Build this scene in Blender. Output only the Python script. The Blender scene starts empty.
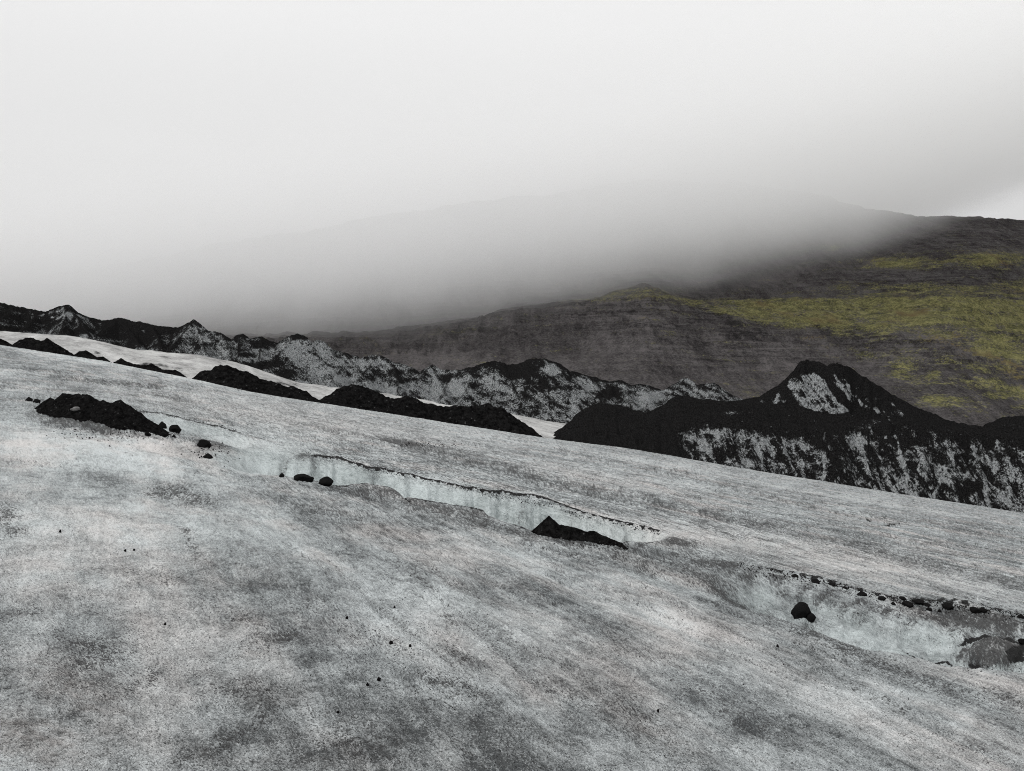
import bpy, bmesh, math, random
import numpy as np
from mathutils import Vector, noise as mnoise

# ------------------------------------------------------------------ camera, sky, sun, exposure
sc = bpy.context.scene
W, H_ = 1024, 771
F = 740.0                       # focal length in pixels
HOR = 385.5                     # row of the true horizon (camera is level)
CZ = 2.4                        # eye height above the ice under the tripod
cam_d = bpy.data.cameras.new('camera')
cam_d.sensor_width = 36.0
cam_d.lens = 36.0 * F / W
cam_d.clip_start = 0.1
cam_d.clip_end = 20000
cam = bpy.data.objects.new('camera', cam_d)
sc.collection.objects.link(cam)
cam.location = (0, 0, CZ)
cam.rotation_euler = (math.radians(90), 0, 0)
sc.camera = cam

SUN_EL, SUN_AZ = math.radians(42), math.radians(238)
world = bpy.data.worlds.new('World')
sc.world = world
world.use_nodes = True
nt = world.node_tree
nt.nodes.clear()
def wn(t, **k):
    n = nt.nodes.new(t)
    for a, b in k.items():
        setattr(n, a, b)
    return n
out = wn('ShaderNodeOutputWorld'); bg = wn('ShaderNodeBackground')
bg.inputs[1].default_value = 0.1
sky = wn('ShaderNodeTexSky', sky_type='NISHITA', sun_disc=False)
sky.sun_elevation = SUN_EL; sky.sun_rotation = SUN_AZ
hsv = wn('ShaderNodeHueSaturation'); hsv.inputs['Saturation'].default_value = 0.05
hsv.inputs['Value'].default_value = 1.6
geo = wn('ShaderNodeTexCoord'); sep = wn('ShaderNodeSeparateXYZ')
rmp = wn('ShaderNodeValToRGB')
cr = rmp.color_ramp
cr.elements[0].position = 0.0; cr.elements[0].color = (0.60, 0.60, 0.60, 1)
cr.elements[1].position = 0.55; cr.elements[1].color = (0.93, 0.93, 0.935, 1)
for p, c in ((0.08, 0.60), (0.20, 0.68), (0.28, 0.76), (0.36, 0.82), (0.43, 0.89), (0.99, 1.65)):
    e = cr.elements.new(p); e.color = (c, c, c * 1.002, 1)
mul = wn('ShaderNodeVectorMath', operation='SCALE'); mul.inputs[3].default_value = 10.0
mixw = wn('ShaderNodeMix', data_type='RGBA'); mixw.inputs[0].default_value = 0.97
nt.links.new(geo.outputs['Generated'], sep.inputs[0])
nt.links.new(sep.outputs['Z'], rmp.inputs[0])
nt.links.new(rmp.outputs[0], mul.inputs[0])
nt.links.new(sky.outputs[0], hsv.inputs['Color'])
nt.links.new(hsv.outputs[0], mixw.inputs[6])
nt.links.new(mul.outputs[0], mixw.inputs[7])
nt.links.new(mixw.outputs[2], bg.inputs[0])
nt.links.new(bg.outputs[0], out.inputs[0])

sd = bpy.data.lights.new('sun', 'SUN')
sd.energy = 1.2; sd.angle = math.radians(14); sd.color = (1.0, 0.985, 0.96)
so = bpy.data.objects.new('sun', sd)
sc.collection.objects.link(so)
dirv = Vector((math.sin(SUN_AZ) * math.cos(SUN_EL), math.cos(SUN_AZ) * math.cos(SUN_EL), math.sin(SUN_EL)))
so.rotation_euler = dirv.to_track_quat('Z', 'Y').to_euler()
so.location = (0, 0, 60)

sc.view_settings.view_transform = 'Standard'
sc.view_settings.look = 'None'
sc.view_settings.exposure = 0.0
sc.view_settings.gamma = 1.0
sc.view_settings.use_curve_mapping = False
sc.render.engine = 'CYCLES'
cy = sc.cycles
cy.max_bounces = 12; cy.diffuse_bounces = 2; cy.glossy_bounces = 1
cy.volume_bounces = 10
cy.use_denoising = True
cy.denoising_prefilter = 'NONE'
cy.filter_width = 1.0
cy.use_adaptive_sampling = False

CLOUD = 0.0028
cy.volume_step_rate = 0.5
cy.volume_max_steps = 96
# ------------------------------------------------------------------ numpy helpers
rng = np.random.RandomState(7)
PERM = rng.permutation(512)
GR = np.stack([np.cos(np.arange(512) * 2.399963), np.sin(np.arange(512) * 2.399963)], 1)[PERM]
def pnoise(x, y, seed=0):
    x = np.asarray(x, float) + seed * 17.31; y = np.asarray(y, float) - seed * 9.77
    xi = np.floor(x).astype(np.int64); yi = np.floor(y).astype(np.int64)
    xf = x - xi; yf = y - yi
    def g(ix, iy, dx, dy):
        h = PERM[(PERM[(ix & 511)] + (iy & 511) * 7 + seed) & 511]
        v = GR[h]
        return v[..., 0] * dx + v[..., 1] * dy
    u = xf * xf * xf * (xf * (xf * 6 - 15) + 10); v = yf * yf * yf * (yf * (yf * 6 - 15) + 10)
    a = g(xi, yi, xf, yf); b = g(xi + 1, yi, xf - 1, yf)
    c = g(xi, yi + 1, xf, yf - 1); d = g(xi + 1, yi + 1, xf - 1, yf - 1)
    return (a + (b - a) * u) * (1 - v) + (c + (d - c) * u) * v
def fbm(x, y, octv=4, seed=0, gain=0.5, lac=2.03):
    s = 0; a = 1.0; t = 0
    for i in range(octv):
        s = s + a * pnoise(x, y, seed + i * 3); t += a
        x = x * lac; y = y * lac; a *= gain
    return s / t * 1.6
def ridged(x, y, octv=4, seed=0, gain=0.5):
    s = 0; a = 1.0; t = 0
    for i in range(octv):
        s = s + a * (1 - 2.4 * np.abs(pnoise(x, y, seed + i * 5))); t += a
        x = x * 2.07; y = y * 2.07; a *= gain
    return s / t
def sstep(a, b, x):
    t = np.clip((x - a) / (b - a), 0, 1)
    return t * t * (3 - 2 * t)
def poly(pts):
    p = np.array(pts, float)
    return lambda u: np.interp(u, p[:, 0], p[:, 1])
def polydist(u, v, pts, vs=1.0):
    """distance in image units of the base plane to a polyline, v weighted by vs"""
    p = np.array(pts, float); best = np.full(np.shape(u), 1e9)
    for a, b in zip(p[:-1], p[1:]):
        dx, dy = b[0] - a[0], (b[1] - a[1]) * vs
        t = np.clip(((u - a[0]) * dx + (v - a[1]) * vs * dy) / (dx * dx + dy * dy), 0, 1)
        best = np.minimum(best, np.hypot(u - a[0] - t * dx, (v - a[1]) * vs - t * dy))
    return best

def to_world(u, v, Y):
    return (u - 512.0) / F * Y, Y, CZ - (v - HOR) / F * Y

def link(name, me, mat=None, parent=None):
    o = bpy.data.objects.new(name, me)
    sc.collection.objects.link(o)
    if mat: me.materials.append(mat)
    if parent: o.parent = parent
    return o
def tag(o, label=None, cat=None, group=None, kind=None):
    if label: o['label'] = label
    if cat: o['category'] = cat
    if group: o['group'] = group
    if kind: o['kind'] = kind
    return o
def grid_mesh(name, X, Y, Z, attrs=None, keep=None, smooth=True):
    """one sheet from (rows, cols) arrays; keep = bool per quad"""
    R, C = X.shape
    co = np.stack([X, Y, Z], -1).reshape(-1, 3).astype(np.float32)
    i = np.arange(R * C).reshape(R, C)
    q = np.stack([i[:-1, :-1], i[:-1, 1:], i[1:, 1:], i[1:, :-1]], -1)
    q = q[keep] if keep is not None else q.reshape(-1, 4)
    used = np.zeros(R * C, bool); used[q.reshape(-1)] = True
    rem = np.cumsum(used) - 1
    q = rem[q]; co = co[used]
    me = bpy.data.meshes.new(name)
    me.vertices.add(len(co)); me.vertices.foreach_set('co', co.reshape(-1))
    me.loops.add(q.size); me.loops.foreach_set('vertex_index', q.reshape(-1).astype(np.int32))
    me.polygons.add(len(q))
    me.polygons.foreach_set('loop_start', np.arange(0, q.size, 4, dtype=np.int32))
    me.polygons.foreach_set('loop_total', np.full(len(q), 4, dtype=np.int32))
    me.polygons.foreach_set('use_smooth', np.full(len(q), smooth, dtype=bool))
    for k, a in (attrs or {}).items():
        at = me.attributes.new(k, 'FLOAT', 'POINT')
        at.data.foreach_set('value', a.reshape(-1)[used].astype(np.float32))
    me.update(calc_edges=True)
    return me

# ------------------------------------------------------------------ materials
class NT:
    def __init__(s, name, rough=0.8, spec=0.2):
        s.m = bpy.data.materials.new(name); s.m.use_nodes = True
        s.t = s.m.node_tree; s.b = s.t.nodes['Principled BSDF']
        s.b.inputs['Roughness'].default_value = rough
        s.b.inputs['Specular IOR Level'].default_value = spec
        s.tc = s.t.nodes.new('ShaderNodeTexCoord').outputs['Object']
    def _in(s, sock, v):
        if isinstance(v, bpy.types.NodeSocket): s.t.links.new(v, sock)
        elif isinstance(v, tuple) and len(v) == 3 and sock.type == 'RGBA': sock.default_value = (*v, 1)
        else: sock.default_value = v
    def math(s, op, a, b=0.0, c=None, clamp=False):
        n = s.t.nodes.new('ShaderNodeMath'); n.operation = op; n.use_clamp = clamp
        s._in(n.inputs[0], a); s._in(n.inputs[1], b)
        if c is not None: s._in(n.inputs[2], c)
        return n.outputs[0]
    def mapping(s, scale=(1, 1, 1), rot=(0, 0, 0), loc=(0, 0, 0), vec=None):
        n = s.t.nodes.new('ShaderNodeMapping'); s.t.links.new(vec or s.tc, n.inputs[0])
        n.inputs['Scale'].default_value = scale; n.inputs['Rotation'].default_value = rot
        n.inputs['Location'].default_value = loc
        return n.outputs[0]
    def noise(s, scale, detail=3, rough=0.5, vec=None, dist=0.0):
        n = s.t.nodes.new('ShaderNodeTexNoise')
        s.t.links.new(vec or s.tc, n.inputs['Vector'])
        n.inputs['Scale'].default_value = scale; n.inputs['Detail'].default_value = detail
        n.inputs['Roughness'].default_value = rough; n.inputs['Distortion'].default_value = dist
        return n.outputs['Fac']
    def voro(s, scale, vec=None, rnd=1.0):
        n = s.t.nodes.new('ShaderNodeTexVoronoi'); s.t.links.new(vec or s.tc, n.inputs['Vector'])
        n.inputs['Scale'].default_value = scale; n.inputs['Randomness'].default_value = rnd
        return n
    def ramp(s, f, a, b, lo=0.0, hi=1.0, smooth=True):
        n = s.t.nodes.new('ShaderNodeMapRange'); n.interpolation_type = 'SMOOTHSTEP' if smooth else 'LINEAR'
        s._in(n.inputs[0], f); n.inputs[1].default_value = a; n.inputs[2].default_value = b
        n.inputs[3].default_value = lo; n.inputs[4].default_value = hi
        return n.outputs[0]
    def mix(s, f, a, b, mode='MIX'):
        n = s.t.nodes.new('ShaderNodeMix'); n.data_type = 'RGBA'; n.blend_type = mode
        s._in(n.inputs[0], f); s._in(n.inputs[6], a); s._in(n.inputs[7], b)
        return n.outputs[2]
    def attr(s, name):
        n = s.t.nodes.new('ShaderNodeAttribute'); n.attribute_name = name
        return n.outputs['Fac']
    def bump(s, h, dist, strength=1.0, prev=None):
        n = s.t.nodes.new('ShaderNodeBump'); n.inputs['Distance'].default_value = dist
        n.inputs['Strength'].default_value = strength
        s._in(n.inputs['Height'], h)
        if prev: s.t.links.new(prev, n.inputs['Normal'])
        return n.outputs[0]
    def done(s, col, nor=None):
        s._in(s.b.inputs['Base Color'], col)
        if nor: s.t.links.new(nor, s.b.inputs['Normal'])
        return s.m

STREAK = math.radians(30)      # old flow lines in the ice run away to the left

def mat_near_ice():
    n = NT('glacier_ice', 0.75, 0.15)
    st = n.mapping((1.0, 0.16, 1.0), rot=(0, 0, STREAK))
    st = n.mapping((1, 1, 1), vec=st)
    # Mapping scales before rotating, so turn first, then stretch
    tr = n.mapping((1, 1, 1), rot=(0, 0, -STREAK)); st = n.mapping((1.0, 0.17, 1.0), vec=tr)
    big = n.noise(0.55, 4, 0.55)
    sbig = n.noise(0.8, 5, 0.62, vec=st)
    sfine = n.noise(6.0, 4, 0.65, vec=st)
    med = n.noise(2.6, 5, 0.65, dist=0.6)
    g1 = n.noise(9.0, 3, 0.7)
    g2 = n.noise(38.0, 2, 0.7)
    g3 = n.noise(120.0, 2, 0.7)
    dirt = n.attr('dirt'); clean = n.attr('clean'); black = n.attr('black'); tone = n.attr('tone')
    # brightness of the rotten surface crust
    f = n.math('MULTIPLY_ADD', n.math('SUBTRACT', big, 0.5), 0.8, 0.37)
    f = n.math('MULTIPLY_ADD', n.math('SUBTRACT', sbig, 0.5), 1.0, f)
    flow = n.attr('flow')
    f = n.math('MULTIPLY_ADD', n.math('MULTIPLY', n.math('SUBTRACT', sfine, 0.5), 0.75), flow, f)
    f = n.math('MULTIPLY_ADD', n.math('SUBTRACT', med, 0.5), 0.85, f)
    f = n.math('MULTIPLY_ADD', n.math('SUBTRACT', g1, 0.5), 0.8, f)
    f = n.math('MULTIPLY_ADD', n.math('SUBTRACT', g2, 0.5), 0.95, f)
    f = n.math('MULTIPLY_ADD', n.math('SUBTRACT', g3, 0.5), 1.3, f)
    sx = n.mapping((1.0, 0.05, 1.0), vec=tr); lined = n.attr('lined')
    l1 = n.noise(7.0, 3, 0.75, vec=sx); l2 = n.noise(24.0, 2, 0.8, vec=sx)
    ll = n.math('ADD', n.math('MULTIPLY', n.math('SUBTRACT', l1, 0.5), 1.6), n.math('MULTIPLY', n.math('SUBTRACT', l2, 0.5), 4.2))
    f = n.math('MULTIPLY_ADD', lined, ll, f)
    grain = n.attr('grain'); f = n.math('MULTIPLY_ADD', grain, 0.075, f)
    f = n.math('MULTIPLY_ADD', tone, 1.0, n.math('ADD', f, 0.05))
    f = n.math('MULTIPLY_ADD', clean, 0.22, f)
    val = n.ramp(f, 0.0, 1.0, 0.0, 1.0, smooth=False)
    cold = n.mix(val, (0.055, 0.060, 0.062), (0.555, 0.592, 0.597))
    warm = n.mix(val, (0.060, 0.057, 0.055), (0.60, 0.582, 0.569))
    hue = n.ramp(n.math('MULTIPLY_ADD', n.math('SUBTRACT', sbig, 0.5), 0.9, n.noise(0.38, 4, 0.6, vec=n.mapping((1, 1, 1), loc=(31, 7, 3)))), 0.42, 0.80)
    hue = n.math('MAXIMUM', n.math('SUBTRACT', hue, n.math('MULTIPLY', clean, 0.9)), n.attr('warm'))
    col = n.mix(hue, cold, warm)
    col = n.mix(n.math('MULTIPLY', clean, 0.35), col, (0.46, 0.53, 0.525))
    # fine ash: smudges soaked into the crust, grain by grain
    gg = n.math('ADD', n.math('MULTIPLY', n.math('SUBTRACT', g2, 0.5), 1.5), n.math('MULTIPLY', n.math('SUBTRACT', g3, 0.5), 1.7))
    gg = n.math('ADD', gg, n.math('MULTIPLY', n.math('SUBTRACT', g1, 0.5), 1.1))
    gg = n.math('ADD', gg, n.math('MULTIPLY', n.math('MULTIPLY', lined, ll), 0.45))
    gg = n.math('MULTIPLY_ADD', grain, -0.16, gg)
    ash = n.ramp(n.math('ADD', n.math('MULTIPLY', dirt, 1.25), n.math('MULTIPLY', gg, 1.5)), 0.36, 0.95, 0.0, 0.90)
    ash = n.math('MULTIPLY', ash, n.ramp(dirt, 0.0, 0.18, 0.55, 1.0))
    col = n.mix(ash, col, (0.024, 0.023, 0.023))
    g4 = n.noise(75.0, 2, 0.6, vec=n.mapping((1, 1, 1), loc=(3, 41, 7)))
    col = n.mix(n.ramp(g4, 0.64, 0.74, 0, 0.6), col, (0.045, 0.043, 0.042))
    g5 = n.noise(95.0, 2, 0.6, vec=n.mapping((1, 1, 1), loc=(13, 1, 27)))
    col = n.mix(n.ramp(g5, 0.65, 0.74, 0, 0.45), col, (0.80, 0.80, 0.80))
    # coarse cinder specks
    vv = n.voro(26.0); dots = n.ramp(vv.outputs['Distance'], 0.16, 0.24, 1, 0)
    gate = n.ramp(n.noise(1.1, 4, 0.6, vec=n.mapping((1, 1, 1), loc=(5, 9, 1))), 0.50, 0.64)
    sel = n.t.nodes.new('ShaderNodeSeparateColor'); n.t.links.new(vv.outputs['Color'], sel.inputs[0])
    dots = n.math('MULTIPLY', n.math('MULTIPLY', dots, gate), n.ramp(sel.outputs[0], 0.55, 0.6))
    vw = n.voro(60.0); d2 = n.ramp(vw.outputs['Distance'], 0.22, 0.32, 1, 0)
    se2 = n.t.nodes.new('ShaderNodeSeparateColor'); n.t.links.new(vw.outputs['Color'], se2.inputs[0])
    d2 = n.math('MULTIPLY', d2, n.ramp(se2.outputs[1], 0.72, 0.78, 0, 0.8))
    col = n.mix(n.math('MAXIMUM', dots, d2), col, (0.02, 0.02, 0.02))
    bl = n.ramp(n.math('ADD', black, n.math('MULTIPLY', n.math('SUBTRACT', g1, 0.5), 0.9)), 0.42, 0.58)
    col = n.mix(bl, col, (0.010, 0.010, 0.010))  # black mask: grit on the lips, plus shade painted around the bulge
    h = n.math('ADD', n.math('MULTIPLY', g1, 0.6), n.math('ADD', n.math('MULTIPLY', g2, 0.25), n.math('MULTIPLY', g3, 0.08)))
    b = n.bump(h, 0.09, 0.9)
    b = n.bump(n.math('ADD', n.math('MULTIPLY', sfine, n.math('MULTIPLY', flow, 0.6)), n.math('MULTIPLY', med, 0.9)), 0.12, 0.8, prev=b)
    return n.done(col, b)

def mat_far_ice():
    n = NT('far_glacier_ice', 0.8, 0.1)
    tr = n.mapping((1, 1, 1), rot=(0, 0, -STREAK)); st = n.mapping((1.0, 0.25, 1.0), vec=tr)
    a = n.noise(0.14, 6, 0.65, vec=st); b = n.noise(0.9, 5, 0.7); c = n.noise(4.0, 3, 0.7)
    f = n.math('ADD', n.math('MULTIPLY', a, 0.6), n.math('ADD', n.math('MULTIPLY', b, 0.5), n.math('MULTIPLY', c, 0.45)))
    col = n.mix(n.ramp(f, 0.55, 1.0), (0.12, 0.118, 0.115), (0.56, 0.56, 0.55))
    d = n.ramp(n.math('ADD', n.attr('dirt'), n.math('MULTIPLY', n.math('SUBTRACT', b, 0.5), 1.3)), 0.40, 0.60)
    col = n.mix(d, col, (0.016, 0.016, 0.016))
    return n.done(col, n.bump(f, 0.5, 0.7))

def mat_dirty_ridge():
    """black ash lying over fluted ice; attribute 'ice' = how bare the ice is"""
    n = NT('ash_covered_ice', 0.95, 0.0)
    st = n.mapping((1.0, 1.0, 0.32))
    a = n.noise(0.55, 5, 0.68, vec=st, dist=0.5); b = n.noise(2.2, 4, 0.72, vec=st); c = n.noise(3.6, 3, 0.6)
    ice = n.attr('ice')
    f = n.math('ADD', ice, n.math('MULTIPLY', n.math('SUBTRACT', a, 0.5), 0.9))
    f = n.math('ADD', f, n.math('MULTIPLY', n.math('SUBTRACT', b, 0.5), 1.25))
    f = n.math('ADD', f, n.math('MULTIPLY', n.math('SUBTRACT', c, 0.5), 0.35))
    m = n.ramp(f, 0.35, 0.70)
    icec = n.mix(n.ramp(n.math('ADD', n.math('MULTIPLY', b, 0.75), n.math('MULTIPLY', c, 0.30)), 0.36, 0.66), (0.022, 0.023, 0.024), (0.29, 0.303, 0.308))
    icec = n.mix(n.attr('bright'), icec, (0.42, 0.43, 0.43), 'MIX')
    ash = n.mix(n.ramp(c, 0.3, 0.75), (0.002, 0.002, 0.002), (0.022, 0.0215, 0.0215))
    col = n.mix(m, ash, icec)
    h = n.math('ADD', n.math('MULTIPLY', a, 1.0), n.math('ADD', n.math('MULTIPLY', b, 0.5), n.math('MULTIPLY', c, 0.2)))
    return n.done(col, n.bump(h, 0.9, 0.8))

def mat_ash(name='volcanic_ash', sc_=8.0, dist=0.06):
    n = NT(name, 0.95, 0.0)
    a = n.noise(sc_, 4, 0.7); b = n.noise(sc_ * 5, 3, 0.7)
    f = n.math('ADD', n.math('MULTIPLY', a, 0.5), n.math('MULTIPLY', b, 0.5))
    col = n.mix(n.ramp(f, 0.38, 0.68), (0.0015, 0.0015, 0.0015), (0.017, 0.0165, 0.0165))
    sp = n.voro(sc_ * 1.6)
    se = n.t.nodes.new('ShaderNodeSeparateColor'); n.t.links.new(sp.outputs['Color'], se.inputs[0])
    g = n.math('MULTIPLY', n.ramp(sp.outputs['Distance'], 0.15, 0.35, 1, 0), n.ramp(se.outputs[0], 0.90, 0.94))
    col = n.mix(n.math('MULTIPLY', g, 0.6), col, (0.09, 0.09, 0.09))
    return n.done(col, n.bump(f, dist, 0.9))

def mat_mountain():
    n = NT('scree_and_moss', 0.95, 0.0)
    a = n.noise(0.010, 6, 0.6); b = n.noise(0.09, 5, 0.75); fine = n.noise(0.45, 3, 0.8)
    beds = n.noise(1.0, 5, 0.7, vec=n.mapping((0.012, 0.012, 0.30)), dist=0.3)
    chute = n.noise(1.0, 5, 0.7, vec=n.mapping((0.07, 0.012, 0.010)))
    cliff = n.attr('cliff')
    f = n.math('ADD', n.math('MULTIPLY', a, 0.40), n.math('ADD', n.math('MULTIPLY', n.math('SUBTRACT', b, 0.5), n.math('MULTIPLY_ADD', cliff, 0.5, 0.22)), n.math('MULTIPLY', n.math('SUBTRACT', beds, 0.5), n.math('MULTIPLY_ADD', cliff, 0.9, 0.10))))
    f = n.math('ADD', f, 0.29)
    f = n.math('ADD', f, n.math('ADD', n.math('MULTIPLY', n.math('SUBTRACT', fine, 0.5), 0.6), n.math('MULTIPLY', n.math('SUBTRACT', chute, 0.5), 0.40)))
    col = n.mix(n.ramp(f, 0.30, 0.72), (0.022, 0.0205, 0.021), (0.116, 0.108, 0.108))
    lich = n.noise(1.0, 6, 0.78, vec=n.mapping((0.018, 0.03, 0.10), loc=(90, 3, 1)))
    lich2 = n.noise(0.28, 3, 0.8)
    q = n.math('ADD', n.math('MULTIPLY', n.math('SUBTRACT', lich, 0.5), 2.4), n.math('MULTIPLY', n.math('SUBTRACT', lich2, 0.5), 1.6))
    m = n.ramp(n.math('ADD', n.attr('moss'), q), 0.24, 0.72)
    mc = n.mix(n.ramp(n.math('ADD', n.math('MULTIPLY', b, .5), n.math('MULTIPLY', fine, .5)), 0.38, 0.64), (0.060, 0.062, 0.030), (0.245, 0.230, 0.098))
    mc = n.mix(n.ramp(n.noise(0.013, 3, 0.6), 0.54, 0.74), mc, (0.13, 0.092, 0.048))
    col = n.mix(n.math('MULTIPLY', m, 0.88), col, mc)
    dry = n.ramp(n.math('ADD', n.attr('dry'), q), 0.62, 1.05, 0, 0.55)
    col = n.mix(dry, col, (0.16, 0.148, 0.118))
    bp = n.bump(n.math('ADD', n.math('MULTIPLY', b, 0.6), n.math('MULTIPLY', chute, 0.6)), 6.0, 0.9)
    return n.done(col, n.bump(fine, 1.6, 0.9, prev=bp))

def mat_stone(name, lo, hi, s=14.0):
    n = NT(name, 0.9, 0.02)
    f = n.noise(s, 4, 0.7)
    return n.done(n.mix(n.ramp(f, 0.3, 0.7), lo, hi), n.bump(f, 0.02, 0.8))

M_ICE = mat_near_ice(); M_FAR = mat_far_ice(); M_RIDGE = mat_dirty_ridge()
M_ASH = mat_ash(); M_ASHFAR = mat_ash('moraine_ash', 1.2, 0.4); M_MTN = mat_mountain()
M_ROCK = mat_stone('black_cinder', (0.003, 0.003, 0.003), (0.015, 0.0145, 0.0145))
M_PALE = mat_stone('pale_stone', (0.10, 0.10, 0.10), (0.24, 0.235, 0.23))
def mat_hum():
    n = NT('ash_stained_ice', 0.85, 0.05)
    a = n.noise(7.0, 4, 0.7); b = n.noise(45.0, 3, 0.8)
    f = n.math('ADD', n.math('MULTIPLY', a, 0.6), n.math('MULTIPLY', b, 0.55))
    return n.done(n.mix(n.ramp(f, 0.42, 0.78), (0.006, 0.007, 0.007), (0.17, 0.19, 0.19)), n.bump(b, 0.02, 0.9))
M_HUM = mat_hum()

# ------------------------------------------------------------------ the near glacier
CREST = poly([(-400, 285), (-150, 320), (0, 345), (100, 360.5), (200, 380.5), (250, 392), (320, 403), (430, 420),
              (535, 436.5), (640, 450.5), (740, 468), (780, 474.5), (900, 494), (1024, 513), (1200, 540), (1500, 590)])
YC = 110.0; HH = 2.4
def Y_of(u, v):
    """distance on the unworn slope of the base-plane point (u, v)"""
    s = (v - CREST(u)) / (F * HH) + 1.0 / YC
    Yf = 1.0 / np.maximum(s, 1.0 / YC)
    return np.where(v >= CREST(u), Yf, YC + (CREST(u) - v) * 4.0)     # beyond the brow
def base_v(u, Y):
    return np.where(Y <= YC, CREST(u) + F * HH * (1 / Y - 1 / YC), CREST(u) + 0.22 * (np.sqrt((Y - YC) ** 2 + 64) - 8) )

LIP = [(225, 447), (245, 449), (280, 453), (312, 456), (323, 457), (342, 460.5), (353, 464), (369.5, 469), (391, 473), (408, 477), (432, 482),
       (452, 487), (474, 491.6), (495, 497), (522, 500.5), (549, 505), (563, 510.6), (582, 517.4), (604, 521.5), (631, 527), (648, 531.6), (672, 536)]
NEARL = [(225, 466), (246, 471), (263, 476), (282, 478), (304, 482), (334, 487), (364, 487), (391, 488.5), (400, 495), (408, 499), (441, 504), (473, 509),
         (483, 511), (490, 517), (503, 523), (522, 527), (534, 531), (560, 535), (593, 539), (620, 544), (642, 543), (672, 541)]
RIM = [(700, 562), (741, 565), (770, 570.5), (795, 576), (827, 582), (858, 590), (902, 598), (953, 604.4), (985, 608.5), (1020, 615), (1045, 620), (1100, 630), (1200, 648)]
RIMB = [(700, 596), (741, 609), (795, 625), (827, 637.6), (865, 650), (909, 655), (940, 664.5), (985, 670), (1024, 676), (1100, 690), (1200, 710)]
LEDGE = [(120, 408), (136, 411), (162, 414), (192, 420), (235, 430.5), (262, 437)]
LEDB = [(120, 424), (136, 427), (162, 430), (192, 437), (235, 447), (262, 452)]
fL, fN, fR, fRB, fE, fEB = map(poly, (LIP, NEARL, RIM, RIMB, LEDGE, LEDB))

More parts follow.
